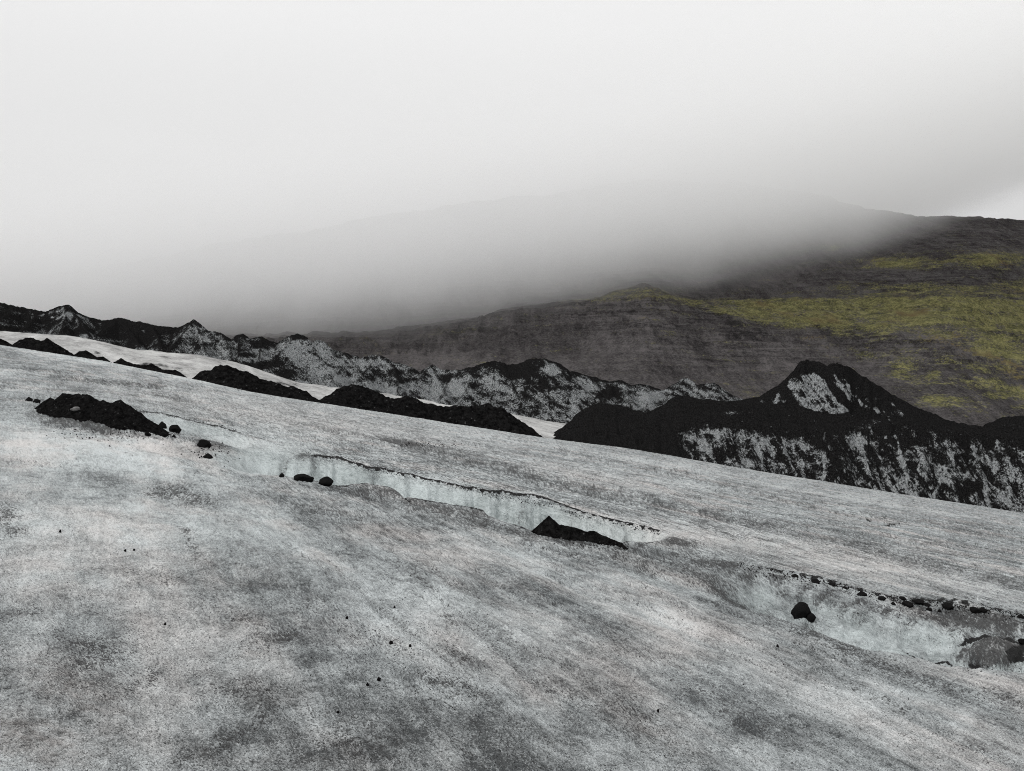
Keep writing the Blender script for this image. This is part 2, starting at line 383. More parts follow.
def ground(u, v):
    """u, v: base-plane picture coordinates -> X, Y, Z and the surface masks"""
    u = np.asarray(u, float); v = np.asarray(v, float)
    Y = Y_of(u, v)
    bv = np.where(v >= CREST(u), v, base_v(u, Y))
    X, _, Z = to_world(u, bv, Y)
    c, s = math.cos(STREAK), math.sin(STREAK)
    P, Q = X * c + Y * s, -X * s + Y * c           # Q runs along the flow
    A = {}
    tw = (v - fL(u)) / np.maximum(fN(u) - fL(u), 3.0)
    onwall = 1 - 0.85 * sstep(-0.15, 0, tw) * sstep(1.1, 0.95, tw) * sstep(222, 290, u) * sstep(674, 640, u)
    # rolling surface; calmer near the brow so it keeps its long line
    calm = 0.35 + 0.65 * sstep(YC, 40, Y)
    Z = Z + calm * (0.16 * fbm(P / 5.0, Q / 16.0, 3, 2) * sstep(6, 25, Y) + 0.085 * fbm(P / 1.3, Q / 5.0, 4, 5)
                    + 0.03 * fbm(P / 0.35, Q / 0.9, 3, 9) * onwall + 0.010 * fbm(X / 0.12, Y / 0.12, 3, 12) * sstep(14, 7, Y))
    Z = Z + 0.05 * fbm(X / 9, Y / 9, 2, 31) * sstep(2, 6, Y)
    flow = 0.12 + 0.88 * sstep(60, 420, u - 0.3 * (v - 450))
    fur = ridged(P / 2.1, Q / 17.0, 3, 101) * 0.6 + ridged(P / 0.8, Q / 8.0, 3, 102) * 0.4 * sstep(34, 14, Y)
    und = fbm(X / 1.5, Y / 1.9, 4, 103, 0.55); und2 = fbm(X / 5.0, Y / 7.0, 3, 104)
    Z = Z + onwall * (0.05 * fur * flow * calm + 0.05 * und * calm)
    A['fur'] = np.clip(0.25 - fur, 0, 1) * flow * onwall
    # crevasse: a wall under the far lip, a floor, a low near edge
    wob = 1.5 * fbm(u / 15.0, u * 0 + 3.3, 2, 3)
    L = fL(u) + wob; N = fN(u) + 0.5 * wob + 1.5 * fbm(u / 13.0, u * 0 + 9.3, 4, 13)
    t = (v - L) / np.maximum(N - L, 3.0)
    span = sstep(222, 290, u) * sstep(674, 640, u)
    need = (N - L) / F * Y_of(u, L) + 0.22
    ww = 0.34 + 0.36 * sstep(330, 250, u) + 0.22 * np.clip(fbm(u / 22.0, v * 0, 3, 44), -0.6, 1)
    prof = sstep(0, 1, t / ww) * (1 - sstep(0.80, 1.02, t))
    flute = 0.22 * fbm(u / 18.0 + t, t * 1.8, 3, 8) * sstep(0, 0.5, t) * (t < 1)
    Z = Z - span * (need + flute * 0.8) * prof
    Z = Z + span * 0.06 * np.exp(-((t + 0.03) / 0.05) ** 2)
    A['clean'] = 0.95 * span * sstep(-0.02, 0.12, t) * sstep(1.02, 0.9, t)
    bowl = np.exp(-(((u - 262) / 40) ** 2 + ((v - 458) / 15) ** 2) ** 1.2)
    Z = Z - 0.16 * bowl
    A['clean'] = np.maximum(A['clean'], 0.85 * bowl)
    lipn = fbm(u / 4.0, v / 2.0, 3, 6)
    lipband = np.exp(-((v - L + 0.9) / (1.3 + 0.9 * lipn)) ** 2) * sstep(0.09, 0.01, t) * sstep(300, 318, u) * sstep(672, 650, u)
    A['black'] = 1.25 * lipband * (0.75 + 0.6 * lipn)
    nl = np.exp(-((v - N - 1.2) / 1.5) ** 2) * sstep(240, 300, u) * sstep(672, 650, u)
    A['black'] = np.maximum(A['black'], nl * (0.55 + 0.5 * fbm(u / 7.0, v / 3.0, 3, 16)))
    # broad hollow on the right
    wob2 = 1.3 * fbm(u / 14.0, u * 0 + 7.1, 4, 23)
    R_, B_ = fR(u) + wob2, fRB(u) + wob2
    t2 = (v - R_) / (B_ - R_)
    sp2 = sstep(700, 770, u)
    d2 = (0.34 + 0.24 * sstep(820, 960, u)) * sp2
    Z = Z - d2 * sstep(0, 0.75, t2) * (1 - sstep(0.82 , 1.06, t2))
    Z = Z - 0.05 * sp2 * sstep(0, 0.03, t2) * (1 - sstep(0.3, 0.9, t2))
    Z = Z + sp2 * sstep(0.12, 0.3, t2) * sstep(1.0, 0.8, t2) * 0.15 * fbm(u / 26.0, v / 14.0, 4, 61)
    clean2 = sp2 * sstep(0.15, 0.42, t2) * sstep(1.03, 0.86, t2) * np.clip(0.75 + 0.9 * fbm(u / 40.0, v / 14.0, 3, 18), 0, 1)
    A['clean'] = np.maximum(A['clean'], clean2)
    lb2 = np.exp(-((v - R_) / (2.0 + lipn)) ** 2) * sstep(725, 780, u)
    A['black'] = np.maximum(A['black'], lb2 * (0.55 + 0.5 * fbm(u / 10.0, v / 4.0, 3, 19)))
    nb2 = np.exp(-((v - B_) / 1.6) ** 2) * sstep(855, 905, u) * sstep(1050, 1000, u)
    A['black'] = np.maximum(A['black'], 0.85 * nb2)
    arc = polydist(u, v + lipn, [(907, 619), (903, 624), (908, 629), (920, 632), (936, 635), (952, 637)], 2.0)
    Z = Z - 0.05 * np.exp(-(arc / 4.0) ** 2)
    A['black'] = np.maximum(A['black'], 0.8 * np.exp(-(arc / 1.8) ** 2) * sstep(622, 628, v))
    bn = fbm(u / 14.0, v / 4.0, 4, 121)
    bd = np.hypot((u - 989 + 3 * bn) / 33, (v - 635 + 1.0 * bn) / 7.0)
    Z = Z + 0.17 * np.sqrt(np.clip(1 - bd ** 2, 0, 1)) * (1 + 0.25 * bn)
    bulge = sstep(1.08, 0.85, bd)
    A['clean'] = A['clean'] * (1 - 0.9 * bulge)
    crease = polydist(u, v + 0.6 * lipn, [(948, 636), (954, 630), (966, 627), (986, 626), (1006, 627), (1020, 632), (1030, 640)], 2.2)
    A['black'] = np.maximum(A['black'], 0.95 * np.exp(-(crease / 2.6) ** 2) * sstep(940, 975, u))  # shade in the gap behind the bulge, painted black
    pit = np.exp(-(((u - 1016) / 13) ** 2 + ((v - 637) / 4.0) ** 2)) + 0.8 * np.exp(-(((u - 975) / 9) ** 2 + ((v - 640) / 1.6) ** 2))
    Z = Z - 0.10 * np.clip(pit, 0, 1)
    A['black'] = np.maximum(A['black'], 0.9 * np.clip(pit, 0, 1))  # shadow inside the hollow, painted black over the shallow dip
    # small ledge by the ash mound
    E_, EB_ = fE(u) + 0.5 * wob, fEB(u)
    t3 = (v - E_) / (EB_ - E_); sp3 = sstep(100, 136, u) * sstep(262, 232, u)
    Z = Z - 0.30 * sp3 * sstep(0, 0.25, t3) * (1 - sstep(0.45, 1.1, t3))
    A['clean'] = np.maximum(A['clean'], 0.55 * sp3 * sstep(0, 0.1, t3) * sstep(0.6, 0.35, t3))
    A['black'] = np.maximum(A['black'], 0.62 * sp3 * np.exp(-((v - E_ + .2) / 1.0) ** 2))
    wd = span * sstep(0.0, 0.1, t) * sstep(0.98, 0.7, t) * np.clip(1.0 * fbm(u / 13.0 + t * 1.6, t * 3.2 + u / 60.0, 4, 66), 0, 0.42)
    wd = np.maximum(wd, sp2 * sstep(0, 0.1, t2) * sstep(0.5, 0.2, t2) * np.clip(0.3 + 1.2 * fbm(u / 16.0, v / 6.0, 4, 67), 0, 0.8))
    # thin cracks
    for pts, w, d, k in (([(391, 487), (397, 491), (402, 496), (409, 503)], 1.3, 0.10, 0.9),
                         ([(380, 676), (404, 686), (428, 701), (456, 716)], 1.3, 0.02, 0.5),
                         ([(232, 596), (238, 606), (248, 614), (256, 621)], 1.6, 0.02, 0.35),
                         ([(236, 434), (300, 447), (345, 452)], 0.9, 0.0, 0.0),
                         ([(866, 519), (880, 525), (900, 524)], 0.9, 0.02, 0.7),
                         ([(705, 510), (745, 513), (765, 517)], 0.9, 0.0, 0.4)):
        e = np.exp(-(polydist(u + 2 * lipn, v + lipn, pts) / w) ** 2)
        Z = Z - d * e
        A['black'] = np.maximum(A['black'], k * e)
    # ash smudges: (u, v, half width, half height, tilt, strength)
    n1 = fbm(u / 22.0, v / 8.0, 5, 21, 0.6); n2 = fbm(u / 60.0, v / 30.0, 4, 27, 0.6)
    dirt = wd
    for (a, b, rx, ry, ti, k) in SMUDGES:
        ca, sa = math.cos(math.radians(ti)), math.sin(math.radians(ti))
        du, dv = u - a, v - b
        p, q = (du * ca + dv * sa) / rx, (-du * sa + dv * ca) / ry
        dirt = 1 - (1 - dirt) * (1 - np.clip(0.9 * k * np.exp(-(p * p + q * q)) * np.clip(0.95 + 1.0 * n1, 0, 1.5), 0, 1))
    for pts, w, k in BANDS:
        e = np.exp(-(polydist(u, v + 2.5 * n1, pts) / w) ** 2)
        dirt = np.maximum(dirt, k * e * np.clip(0.7 + 1.2 * n1, 0, 1.5))
    tr3 = sstep(120, 150, u) * sstep(245, 215, u) * sstep(0.45, 0.6, t3) * sstep(1.5, 1.0, t3)
    dirt = np.maximum(dirt, 0.4 * tr3)
    n3 = fbm(u / 7.0, v / 2.6, 4, 37, 0.65)
    dirt = np.maximum(dirt, bulge * np.clip(0.85 + 0.7 * bn, 0.4, 1))
    A['dirt'] = np.clip(dirt * (1.0 + 0.6 * n3) * 1.1, 0, 1)
    tone = 0.30 * n2 + 0.16 * und + 0.20 * und2 * (1 - flow)
    fu = A.pop('fur')
    A['dirt'] = np.maximum(A['dirt'], np.clip(fu * 0.75 * (0.9 + 0.8 * n1), 0, 0.5))
    q1 = ridged(P / 1.5 + 0.3 * und, Q / 13.0, 2, 111); q2 = ridged(P / 0.55 + 0.3 * und, Q / 4.5, 2, 112)
    thr = 0.30 * fbm(P / 3.0, Q / 12.0, 3, 113)
    ln = np.maximum(sstep(0.80, 0.98, q1 + thr), sstep(0.84, 1.0, q2 + thr) * sstep(26, 12, Y)) * (0.25 + 0.75 * flow) * (1 - A['clean'])
    A['dirt'] = np.clip(np.maximum(A['dirt'], 0.26 * ln) + 0.05 * ln, 0, 1)
    Z = Z - 0.02 * ln * sstep(2, 8, Y)
    warm = np.zeros(u.shape)
    for (a, b, rx, ry, ti, k, w_) in TONES:
        ca, sa = math.cos(math.radians(ti)), math.sin(math.radians(ti))
        du, dv = u - a, v - b
        p, q = (du * ca + dv * sa) / rx, (-du * sa + dv * ca) / ry
        e = np.exp(-(p * p + q * q)) * np.clip(0.9 + 0.8 * n1, 0, 1.5)
        tone = tone + k * e; warm = np.maximum(warm, w_ * e)
    A['tone'] = tone; A['warm'] = warm
    A['flow'] = flow
    if u.ndim == 2:
        rg = np.random.RandomState(3); w = rg.normal(0, 1, u.shape)
        w = np.clip(w, -2.2, 2.2) * (1 - 0.55 * A['clean'])
        Z = Z + w * np.clip(0.0016 * Y / 4, 0.001, 0.012)
        A['grain'] = w
    A['lined'] = 0.10 + 0.90 * sstep(9, 26, Y) * (1 - 0.7 * A['clean']) * flow
    return X, Y, Z, A

SMUDGES = [
    (95, 425, 62, 9, 8, 0.95), (60, 405, 26, 8, 20, 0.7), (215, 441, 26, 9, 20, 0.8), (176, 434, 34, 6, 12, 0.5), (205, 446, 9, 6, 10, 1.0),
    (186, 494, 34, 8, 12, 0.75), (160, 490, 20, 5, -10, 0.4), (150, 575, 60, 12, 5, 0.30), (185, 530, 9, 3, 5, 0.7), (190, 545, 26, 7, 60, 0.4),
    (275, 640, 34, 12, -12, 0.62), (250, 618, 18, 8, 30, 0.5), (252, 690, 40, 13, 10, 0.6), (215, 745, 60, 14, -30, 0.6), (90, 690, 60, 26, 20, 0.32),
    (100, 650, 42, 20, -15, 0.55), (150, 672, 30, 9, -30, 0.5), (70, 640, 30, 12, 10, 0.35), (22, 612, 34, 8, 10, 0.25), (5, 515, 14, 12, 30, 0.75), (16, 532, 18, 5, 10, 0.5),
    (424, 586, 22, 4.5, 42, 0.6), (448, 625, 14, 9, 45, 0.45), (460, 665, 22, 10, 25, 0.55), (470, 700, 34, 9, 25, 0.5), (435, 692, 26, 6, 30, 0.7), (360, 740, 50, 16, 15, 0.45),
    (350, 760, 60, 14, 10, 0.4), (560, 695, 44, 9, 20, 0.4), (640, 715, 36, 7, 30, 0.45), (620, 640, 44, 8, 28, 0.3), (545, 742, 50, 9, 12, 0.3), (660, 745, 60, 12, 28, 0.3),
    (395, 442, 20, 3.5, 12, 1.0), (420, 446, 40, 4.5, 10, 0.65), (330, 431, 26, 3, 8, 0.4), (140, 385, 60, 3, 5, 0.6), (95, 380, 30, 2.5, 5, 0.5), (60, 372, 40, 2.5, 6, 0.35), (170, 397, 36, 3, 8, 0.4), (30, 388, 30, 2, 4, 0.35),
    (325, 440, 24, 3, 8, 0.35), (305, 455, 16, 3, 4, 0.6), (678, 545, 22, 5.5, 8, 0.95), (590, 545, 60, 6, 8, 0.85), (570, 556, 44, 6, 12, 0.4), (640, 566, 40, 8, 18, 0.55), (720, 565, 44, 5, 8, 0.75),
    (705, 580, 40, 12, 25, 0.5), (722, 592, 34, 6, 30, 0.55), (790, 615, 46, 9, 26, 0.75), (745, 603, 44, 7, 30, 0.55), (830, 645, 60, 9, 22, 0.5), (870, 662, 60, 8, 22, 0.5),
    (812, 618, 14, 8, 35, 0.8), (985, 618, 60, 5, 8, 0.6), (1000, 645, 44, 18, 30, 0.5), (955, 612, 50, 5, 8, 0.5), (960, 695, 90, 9, 20, 0.4), (1010, 700, 40, 8, 18, 0.4), (880, 700, 80, 7, 25, 0.35), (985, 755, 40, 8, 25, 0.4),
    (420, 495, 46, 7, 8, 0.85), (370, 496, 50, 6, 6, 0.75), (455, 512, 46, 6, 8, 0.75), (500, 530, 40, 4, 14, 0.5), (440, 520, 60, 9, 15, 0.35), (350, 520, 40, 8, 10, 0.4), (450, 515, 50, 6, 10, 0.35), (485, 512, 16, 3, 20, 0.5), (310, 510, 40, 6, 10, 0.25),
    (735, 722, 60, 8, 28, 0.35), (700, 690, 60, 8, 28, 0.3), (800, 740, 60, 9, 26, 0.3), (885, 518, 26, 3.5, 5, 0.45), (980, 533, 50, 3, 8, 0.45),
    (300, 478, 26, 3, 10, 0.5), (380, 558, 30, 5, 20, 0.2), (540, 590, 60, 5, 20, 0.22), (510, 470, 16, 3, 12, 0.5), (40, 462, 50, 6, 5, 0.2),
]
BANDS = [
    ([(440, 455), (467, 462), (508, 470), (533, 478), (555, 483), (593, 491), (659, 504), (713, 515), (780, 529), (850, 545), (930, 562), (1024, 583), (1200, 615)], 6.0, 0.52),
    ([(508, 471), (520, 475), (533, 479), (545, 481), (560, 484)], 1.6, 0.95),
    ([(620, 494), (700, 508), (800, 524), (900, 541), (1000, 552), (1150, 570)], 3.0, 0.35),
    ([(655, 470), (720, 484), (800, 505), (860, 517), (940, 522), (1024, 533)], 3.0, 0.35),
    ([(560, 450), (640, 466), (700, 475)], 2.5, 0.35),
    ([(700, 600), (760, 628), (830, 668), (900, 712), (980, 760)], 4.0, 0.38),
    ([(640, 590), (700, 620), (800, 672), (900, 735), (960, 771)], 4.0, 0.30),
    ([(540, 600), (620, 645), (700, 690), (800, 760)], 5.0, 0.30),
    ([(560, 535), (600, 544), (650, 550), (700, 566)], 5.0, 0.4),
    ([(690, 556), (715, 575), (750, 600), (790, 622), (830, 642)], 7.0, 0.7), ([(640, 548), (700, 560), (760, 570)], 4.0, 0.6),
    ([(780, 640), (860, 672), (950, 700), (1050, 735)], 4.0, 0.42),
]
# broad tone patches: (u, v, half width, half height, tilt, brightness, warmth)
TONES = [
    (60, 440, 120, 18, 6, 0.45, 0), (130, 520, 110, 18, 3, 0.38, 0), (40, 560, 70, 18, 5, 0.22, 0), (430, 610, 80, 26, 12, 0.22, 0), (400, 640, 70, 26, 15, 0.2, 0),
    (150, 460, 150, 12, 5, 0.22, 0), (250, 440, 60, 8, 8, 0.3, 0.2), (560, 660, 60, 28, 30, 0.05, 0.4), (450, 650, 40, 24, 40, -0.1, 0.7),
    (600, 480, 90, 9, 10, 0.18, 0.7), (840, 560, 160, 16, 11, 0.20, 0.8), (700, 540, 120, 10, 10, 0.15, 0.8), (300, 420, 200, 14, 9, 0.12, 0.6), (80, 690, 80, 30, 20, -0.10, 0.8),
    (30, 740, 80, 30, 10, -0.15, 0.9), (300, 760, 420, 60, 0, -0.16, 0.2), (250, 690, 120, 40, 0, -0.10, 0.1), (140, 470, 160, 22, 4, 0.2, 0), (110, 545, 110, 20, 5, 0.15, 0), (250, 625, 30, 16, 30, 0.12, 0.8), (260, 655, 30, 14, 10, 0.18, 0.7), (780, 680, 120, 20, 28, 0.12, 0.4), (900, 740, 120, 18, 28, 0.10, 0.6), (630, 720, 80, 16, 28, -0.05, 0.7),
    (700, 486, 60, 3, 8, 0.35, 0), (860, 500, 150, 2.5, 9, 0.3, 0.3), (300, 770, 200, 40, 0, -0.16, 0.3), (500, 560, 60, 12, 20, 0.22, 0), (680, 630, 80, 10, 28, 0.15, 0), (350, 405, 200, 3, 9, 0.30, 0), (120, 365, 160, 3, 9, 0.30, 0),
    (640, 460, 150, 3, 9, 0.28, 0.2),
]
# rows bunched where the walls are, so that the steep faces get real geometry
us = np.arange(-170, 1200, 1.15)
NB = 640
vals = np.linspace(0, 1, 2600)
UU = np.repeat(us[None, :], NB, 0); VV = np.zeros_like(UU)
for j, u in enumerate(us):
    c = float(CREST(u)); vv = c + vals ** 1.15 * (860 - c)
    dens = 1.0 + 0 * vv
    k_ = float(sstep(120, 290, u) * sstep(800, 640, u)); dens += k_ * (14.0 * (np.exp(-((vv - fL(u) - 1.2) / 2.2) ** 2)) + 2.5 * np.exp(-((vv - fL(u) * .5 - fN(u) * .5) / (fN(u) - fL(u)) / .6) ** 4))
    k_ = float(sstep(640, 800, u)); dens += k_ * (1.5 * np.exp(-((vv - fR(u)) / 4) ** 2) + 1.0 * np.exp(-((vv - fRB(u)) / 5) ** 2))
    k_ = float(sstep(90, 136, u) * sstep(280, 230, u)); dens += k_ * 3.0 * np.exp(-((vv - fE(u) - 1) / 3) ** 2)
    dens *= np.gradient(vv)
    cum = np.cumsum(dens); cum = (cum - cum[0]) / (cum[-1] - cum[0])
    VV[:, j] = np.interp(np.linspace(0, 1, NB), cum, vv)
# rows that carry the sheet over the brow and down its far side
back = np.array([20, 17, 14.5, 12, 9.5, 7.5, 5.5, 4, 3, 2.2, 1.5, 1.0, 0.6, 0.3, 0.12])
VB = CREST(us)[None, :] - back[:, None]
UU = np.concatenate([np.repeat(us[None, :], len(back), 0), UU]); VV = np.concatenate([VB, VV])
X, Y, Z, A = ground(UU, VV)
GX = (X, Y, Z)
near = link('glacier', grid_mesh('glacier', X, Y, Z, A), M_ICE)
tag(near, 'grey ash-speckled glacier surface sloping down to the right with a long crevasse', kind='structure')

def on_plain(u, v):
    X, Y, Z, _ = ground(np.array([float(u)]), np.array([float(v)]))
    return Vector((X[0], Y[0], Z[0]))
def on_ground(u, v):
    """the surface point seen at (u, v), the carved hollows taken into account"""
    vb = np.linspace(v - 26, v + 4, 61)
    X, Y, Z, _ = ground(np.full(61, float(u)), np.maximum(vb, float(CREST(u)) + 0.5))
    pv_ = HOR + (CZ - Z) / Y * F
    i = int(np.argmin(np.abs(pv_ - v) + 0.15 * np.abs(vb - v)))
    return Vector((X[i], Y[i], Z[i]))

# ------------------------------------------------------------------ the pale glacier sheet beyond the brow
FOOT = poly([(-300, 300), (-80, 325), (0, 331), (60, 335), (88, 339), (137, 349.5), (200, 355), (235, 362), (262, 371), (300, 383), (340, 388), (400, 396),
             (440, 404), (505, 413), (570, 425), (700, 450), (900, 485), (1024, 508), (1400, 560)])
def far_z(u, Y):
    v150 = CREST(u) + 16; v285 = FOOT(u)
    w = (1 / 150.0 - 1 / Y) / (1 / 150.0 - 1 / 285.0)
    z150 = CZ - (v150 - HOR) / F * 150; z285 = CZ - (v285 - HOR) / F * 285
    wz = (Y - 150) / 135.0
    return z150 + (z285 - z150) * wz
ys = np.concatenate([np.linspace(118, 300, 190), np.linspace(304, 620, 60)])
us2 = np.arange(-260, 1300, 2.0)
U2, Y2 = np.meshgrid(us2, ys)
Z2 = far_z(U2, Y2); Z2 = np.where(Y2 > 285, far_z(U2, 285 + (Y2 - 285) * 0.15), Z2)
X2 = (U2 - 512) / F * Y2
Z2 = Z2 + 0.55 * fbm(X2 / 14, Y2 / 20, 4, 41) + 0.18 * fbm(X2 / 3, Y2 / 5, 3, 42)
V2 = HOR + (CZ - Z2) / Y2 * F
df = np.zeros_like(U2)
nn = fbm(U2 / 12.0, Y2 / 9.0, 4, 43)
for (a, b, rx, ry, k) in ((92, 354, 22, 5, 0.55), (150, 366, 30, 5, 0.7), (165, 358, 22, 4, 0.5), (285, 384, 30, 5, 0.6), (180, 369, 24, 4, 0.6), (120, 352, 8, 3, 0.4), (560, 428, 12, 2.0, 0.45), (330, 393, 10, 3, .3)):
    df = np.maximum(df, k * np.exp(-(((U2 - a) / rx) ** 2 + ((V2 - b) / ry) ** 2)) * (0.8 + 0.8 * nn))
far = link('far_glacier', grid_mesh('far_glacier', X2, Y2, Z2, {'dirt': df}), M_FAR)
tag(far, 'pale glacier tongue lying between the near brow and the serrated ice ridge', kind='structure')

# ------------------------------------------------------------------ ridges built from crest lines and spurs
def tent(X, Y, lines, k):
    best = np.full(X.shape, -1e9)
    for ln in lines:
        p = [to_world(a, b, c) for a, b, c in ln]
        for (x0, y0, z0), (x1, y1, z1) in zip(p[:-1], p[1:]):
            dx, dy = x1 - x0, y1 - y0
            t = np.clip(((X - x0) * dx + (Y - y0) * dy) / (dx * dx + dy * dy), 0, 1)
            best = np.maximum(best, z0 + t * (z1 - z0) - k * np.hypot(X - x0 - t * dx, Y - y0 - t * dy))
    return best

SKY_B = [(-200, 296), (-120, 300), (-60, 300), (-25, 304), (0, 303), (15, 306), (30, 309), (45, 312), (56, 308), (63, 305.5), (69, 305), (75, 311), (90, 318), (105, 321), (118, 318), (130, 320), (145, 323),
         (160, 326), (178, 328), (188, 323), (194, 319), (200, 324), (208, 331), (222, 333), (232, 339), (236, 336), (243, 334), (250, 338), (262, 337), (270, 341),
         (278, 343), (288, 337), (298, 334), (306, 337), (311, 342), (320, 340), (326, 345), (334, 350), (340, 352), (350, 354), (360, 358), (372, 355), (382, 356), (392, 361),
         (405, 365), (420, 371), (432, 364.5), (442, 370), (458, 370), (475, 366), (492, 361), (500, 361), (508, 365), (518, 364), (532, 358), (545, 359), (560, 364), (570, 371),
         (590, 376), (610, 382), (622, 380), (630, 385), (645, 384), (655, 388), (663, 391), (672, 385), (680, 380), (687, 377.5), (697, 385), (706, 384), (715, 383), (725, 390),
         (737, 398), (760, 404), (800, 415)]
def YB(u): return 318 + 7 * math.sin(u / 47.0) + 3 * math.sin(u / 13.0)
lines = [[(a, b, YB(a)) for a, b in SKY_B]]
for a, b in (((-120, 300), (-100, 322)), ((-60, 300), (-50, 326)), ((15, 306), (-10, 328)), ((40, 312), (22, 330)), ((66, 305.5), (62, 330)), ((66, 305.5), (90, 336)), ((75, 318), (60, 333)), ((118, 318), (96, 337)),
             ((118, 318), (140, 346)), ((150, 324), (162, 350)), ((194, 319), (170, 349)), ((194, 320), (205, 352)), ((222, 333), (232, 358)), ((243, 334.5), (236, 360)), ((262, 338), (256, 368)),
             ((298, 334), (262, 370)), ((306, 338), (278, 373)), ((322, 340), (284, 378)), ((336, 352), (300, 383)), ((350, 355), (330, 384)), ((345, 354), (372, 390)), ((378, 356), (352, 386)),
             ((392, 362), (398, 393)), ((432, 365), (402, 395)), ((432, 365.5), (447, 402)), ((450, 374), (438, 402)), ((455, 376), (474, 406)), ((475, 367), (460, 404)), ((495, 361.5), (490, 408)), ((500, 362), (524, 413)),
             ((532, 359), (520, 410)), ((540, 359), (552, 418)), ((560, 365), (584, 416)), ((570, 371), (566, 418)), ((590, 376), (604, 414)), ((612, 382), (600, 412)), ((622, 380), (632, 412)), ((645, 384), (648, 412)),
             ((687, 378), (655, 410)), ((700, 385), (690, 415)), ((715, 383), (722, 415))):
    ya = YB(a[0])
    m = ((a[0] * 0.45 + b[0] * 0.55) + 2, a[1] * 0.48 + b[1] * 0.52, ya * 0.5 + 289 * 0.5)
    lines.append([(a[0], a[1] + 0.3, ya), m, (b[0], b[1], 287)])
U3, Y3 = np.meshgrid(np.arange(-230, 800, 1.0), np.concatenate([np.arange(276, 335, 0.36), np.arange(335, 372, 1.5)]))
X3 = (U3 - 512) / F * Y3
ZT = tent(X3, Y3, lines, 0.95)
gz = far_z(U3, Y3); gz = np.where(Y3 > 285, far_z(U3, 285 + (Y3 - 285) * 0.15), gz)
rel = np.clip((ZT - gz) / 8.0, 0, 1)
ZT = ZT + (0.25 + 0.75 * rel) * (0.7 * ridged(X3 / 5.0, Y3 / 5.0, 4, 51) - 0.35 + 0.42 * ridged(X3 / 1.5, Y3 / 2.4, 3, 52) - 0.15)
V3 = HOR + (CZ - ZT) / Y3 * F
top = np.interp(U3, *zip(*SKY_B))
depth = V3 - top
bias = np.interp(U3, [-200, 0, 60, 120, 170, 190, 215, 236, 275, 300, 340, 380, 440, 480, 500, 560, 600, 660, 700, 760],
                     [.45, .42, .50, .45, .40, .62, .60, .52, .50, .70, .66, .62, .64, .52, .50, .55, .50, .56, .62, .60])
pat = fbm(X3 / 8.0, ZT / 3.5, 4, 53, 0.6)
diag = fbm((X3 + 1.3 * ZT) / 3.2, (ZT - 0.8 * X3) / 11.0, 4, 55, 0.6)
ice = bias - 0.07 + 0.48 * pat + 0.42 * diag - 0.42 * np.exp(-np.clip(depth, 0, 99) / 3.2) * np.interp(U3, [0, 180, 200, 230, 290, 380, 430, 480, 600, 760], [1, 1, .3, .9, .5, .3, .3, 1.2, .9, .4])
for (a, b, rx, ry, k) in ((35, 318, 34, 9, -.2), (10, 326, 20, 6, -.2), (140, 334, 30, 11, -.32), (115, 328, 14, 9, -.2), (80, 331, 16, 5, -.25), (64, 312, 14, 6, .2), (195, 344, 6, 9, -.35), (262, 343, 14, 5, -.4), (290, 343, 14, 5, .05),
                          (295, 350, 14, 8, .3), (300, 338, 8, 2.5, -.7), (525, 372, 26, 9, -.35), (510, 369, 20, 6, -.3), (548, 370, 12, 6, .45), (538, 384, 14, 8, -.3), (495, 380, 8, 14, .25), (590, 388, 12, 7, .3), (610, 394, 16, 6, -.4), (625, 388, 8, 5, .3), (645, 398, 16, 4, .5), (660, 392, 10, 4, .3)
                          , (385, 374, 24, 6, -.25), (455, 392, 18, 10, .2), (445, 378, 6, 5, -.3), (290, 375, 14, 6, -.3), (265, 366, 14, 4, -.3)):
    ice = ice + k * np.exp(-(((U3 - a) / rx) ** 2 + ((V3 - b) / ry) ** 2))
for ln in lines[1:]:
    pl = [(p[0], p[1]) for p in ln]
    m_ = (np.abs(U3 - pl[0][0]) < 60)
    dd = np.full(U3.shape, 99.0); dd[m_] = polydist(U3[m_] + 2.5 * pat[m_], V3[m_] + 1.5 * diag[m_], pl)
    ice = ice - 0.24 * np.clip(0.6 + 1.6 * pat, 0, 1.6) * np.exp(-(dd / 1.2) ** 2)
bright = np.clip(fbm(X3 / 5.0, ZT / 4.0, 4, 54) - 0.15, 0, 1) * 0.8 * np.interp(U3, [0, 300, 760], [.8, .7, .8])
keep = (ZT > gz - 1.5); kq = keep[:-1, :-1] | keep[1:, 1:]
# the serrated ridge is split at its saddles so that every summit is a hill of its own
def submesh(lo, hi):
    uq = U3[:-1, :-1]
    return kq & (uq >= lo) & (uq < hi)
CUTS = [-230, 98, 178, 228, 277, 322, 420, 458, 512, 612, 663, 800]
HL = ['rubbly dark ice summit with a pale cone-shaped tip at the far left', 'low black rubble-covered ridge between two pointed summits',
      'sharp pale triangular ice peak left of the notch', 'pair of low black-capped bumps right of the triangular peak',
      'tilted ice slab with a black roof leaning to the left', 'long pale fluted ice flank right of the leaning slab',
      'pyramid of pale ice above the long black mound', 'black-capped ice shoulder right of the pale pyramid',
      'highest ice hill of the middle ridge with a black top and pale patch', 'small pointed ice knoll behind the black hill toe', 'paired pale ice peaks behind the black saddle']
for lo, hi, lb in zip(CUTS[:-1], CUTS[1:], HL):
    o = link('ice_hill', grid_mesh('ice_hill', X3, Y3, ZT, {'ice': ice, 'bright': bright}, submesh(lo, hi)), M_RIDGE)
    tag(o, lb, kind='structure')

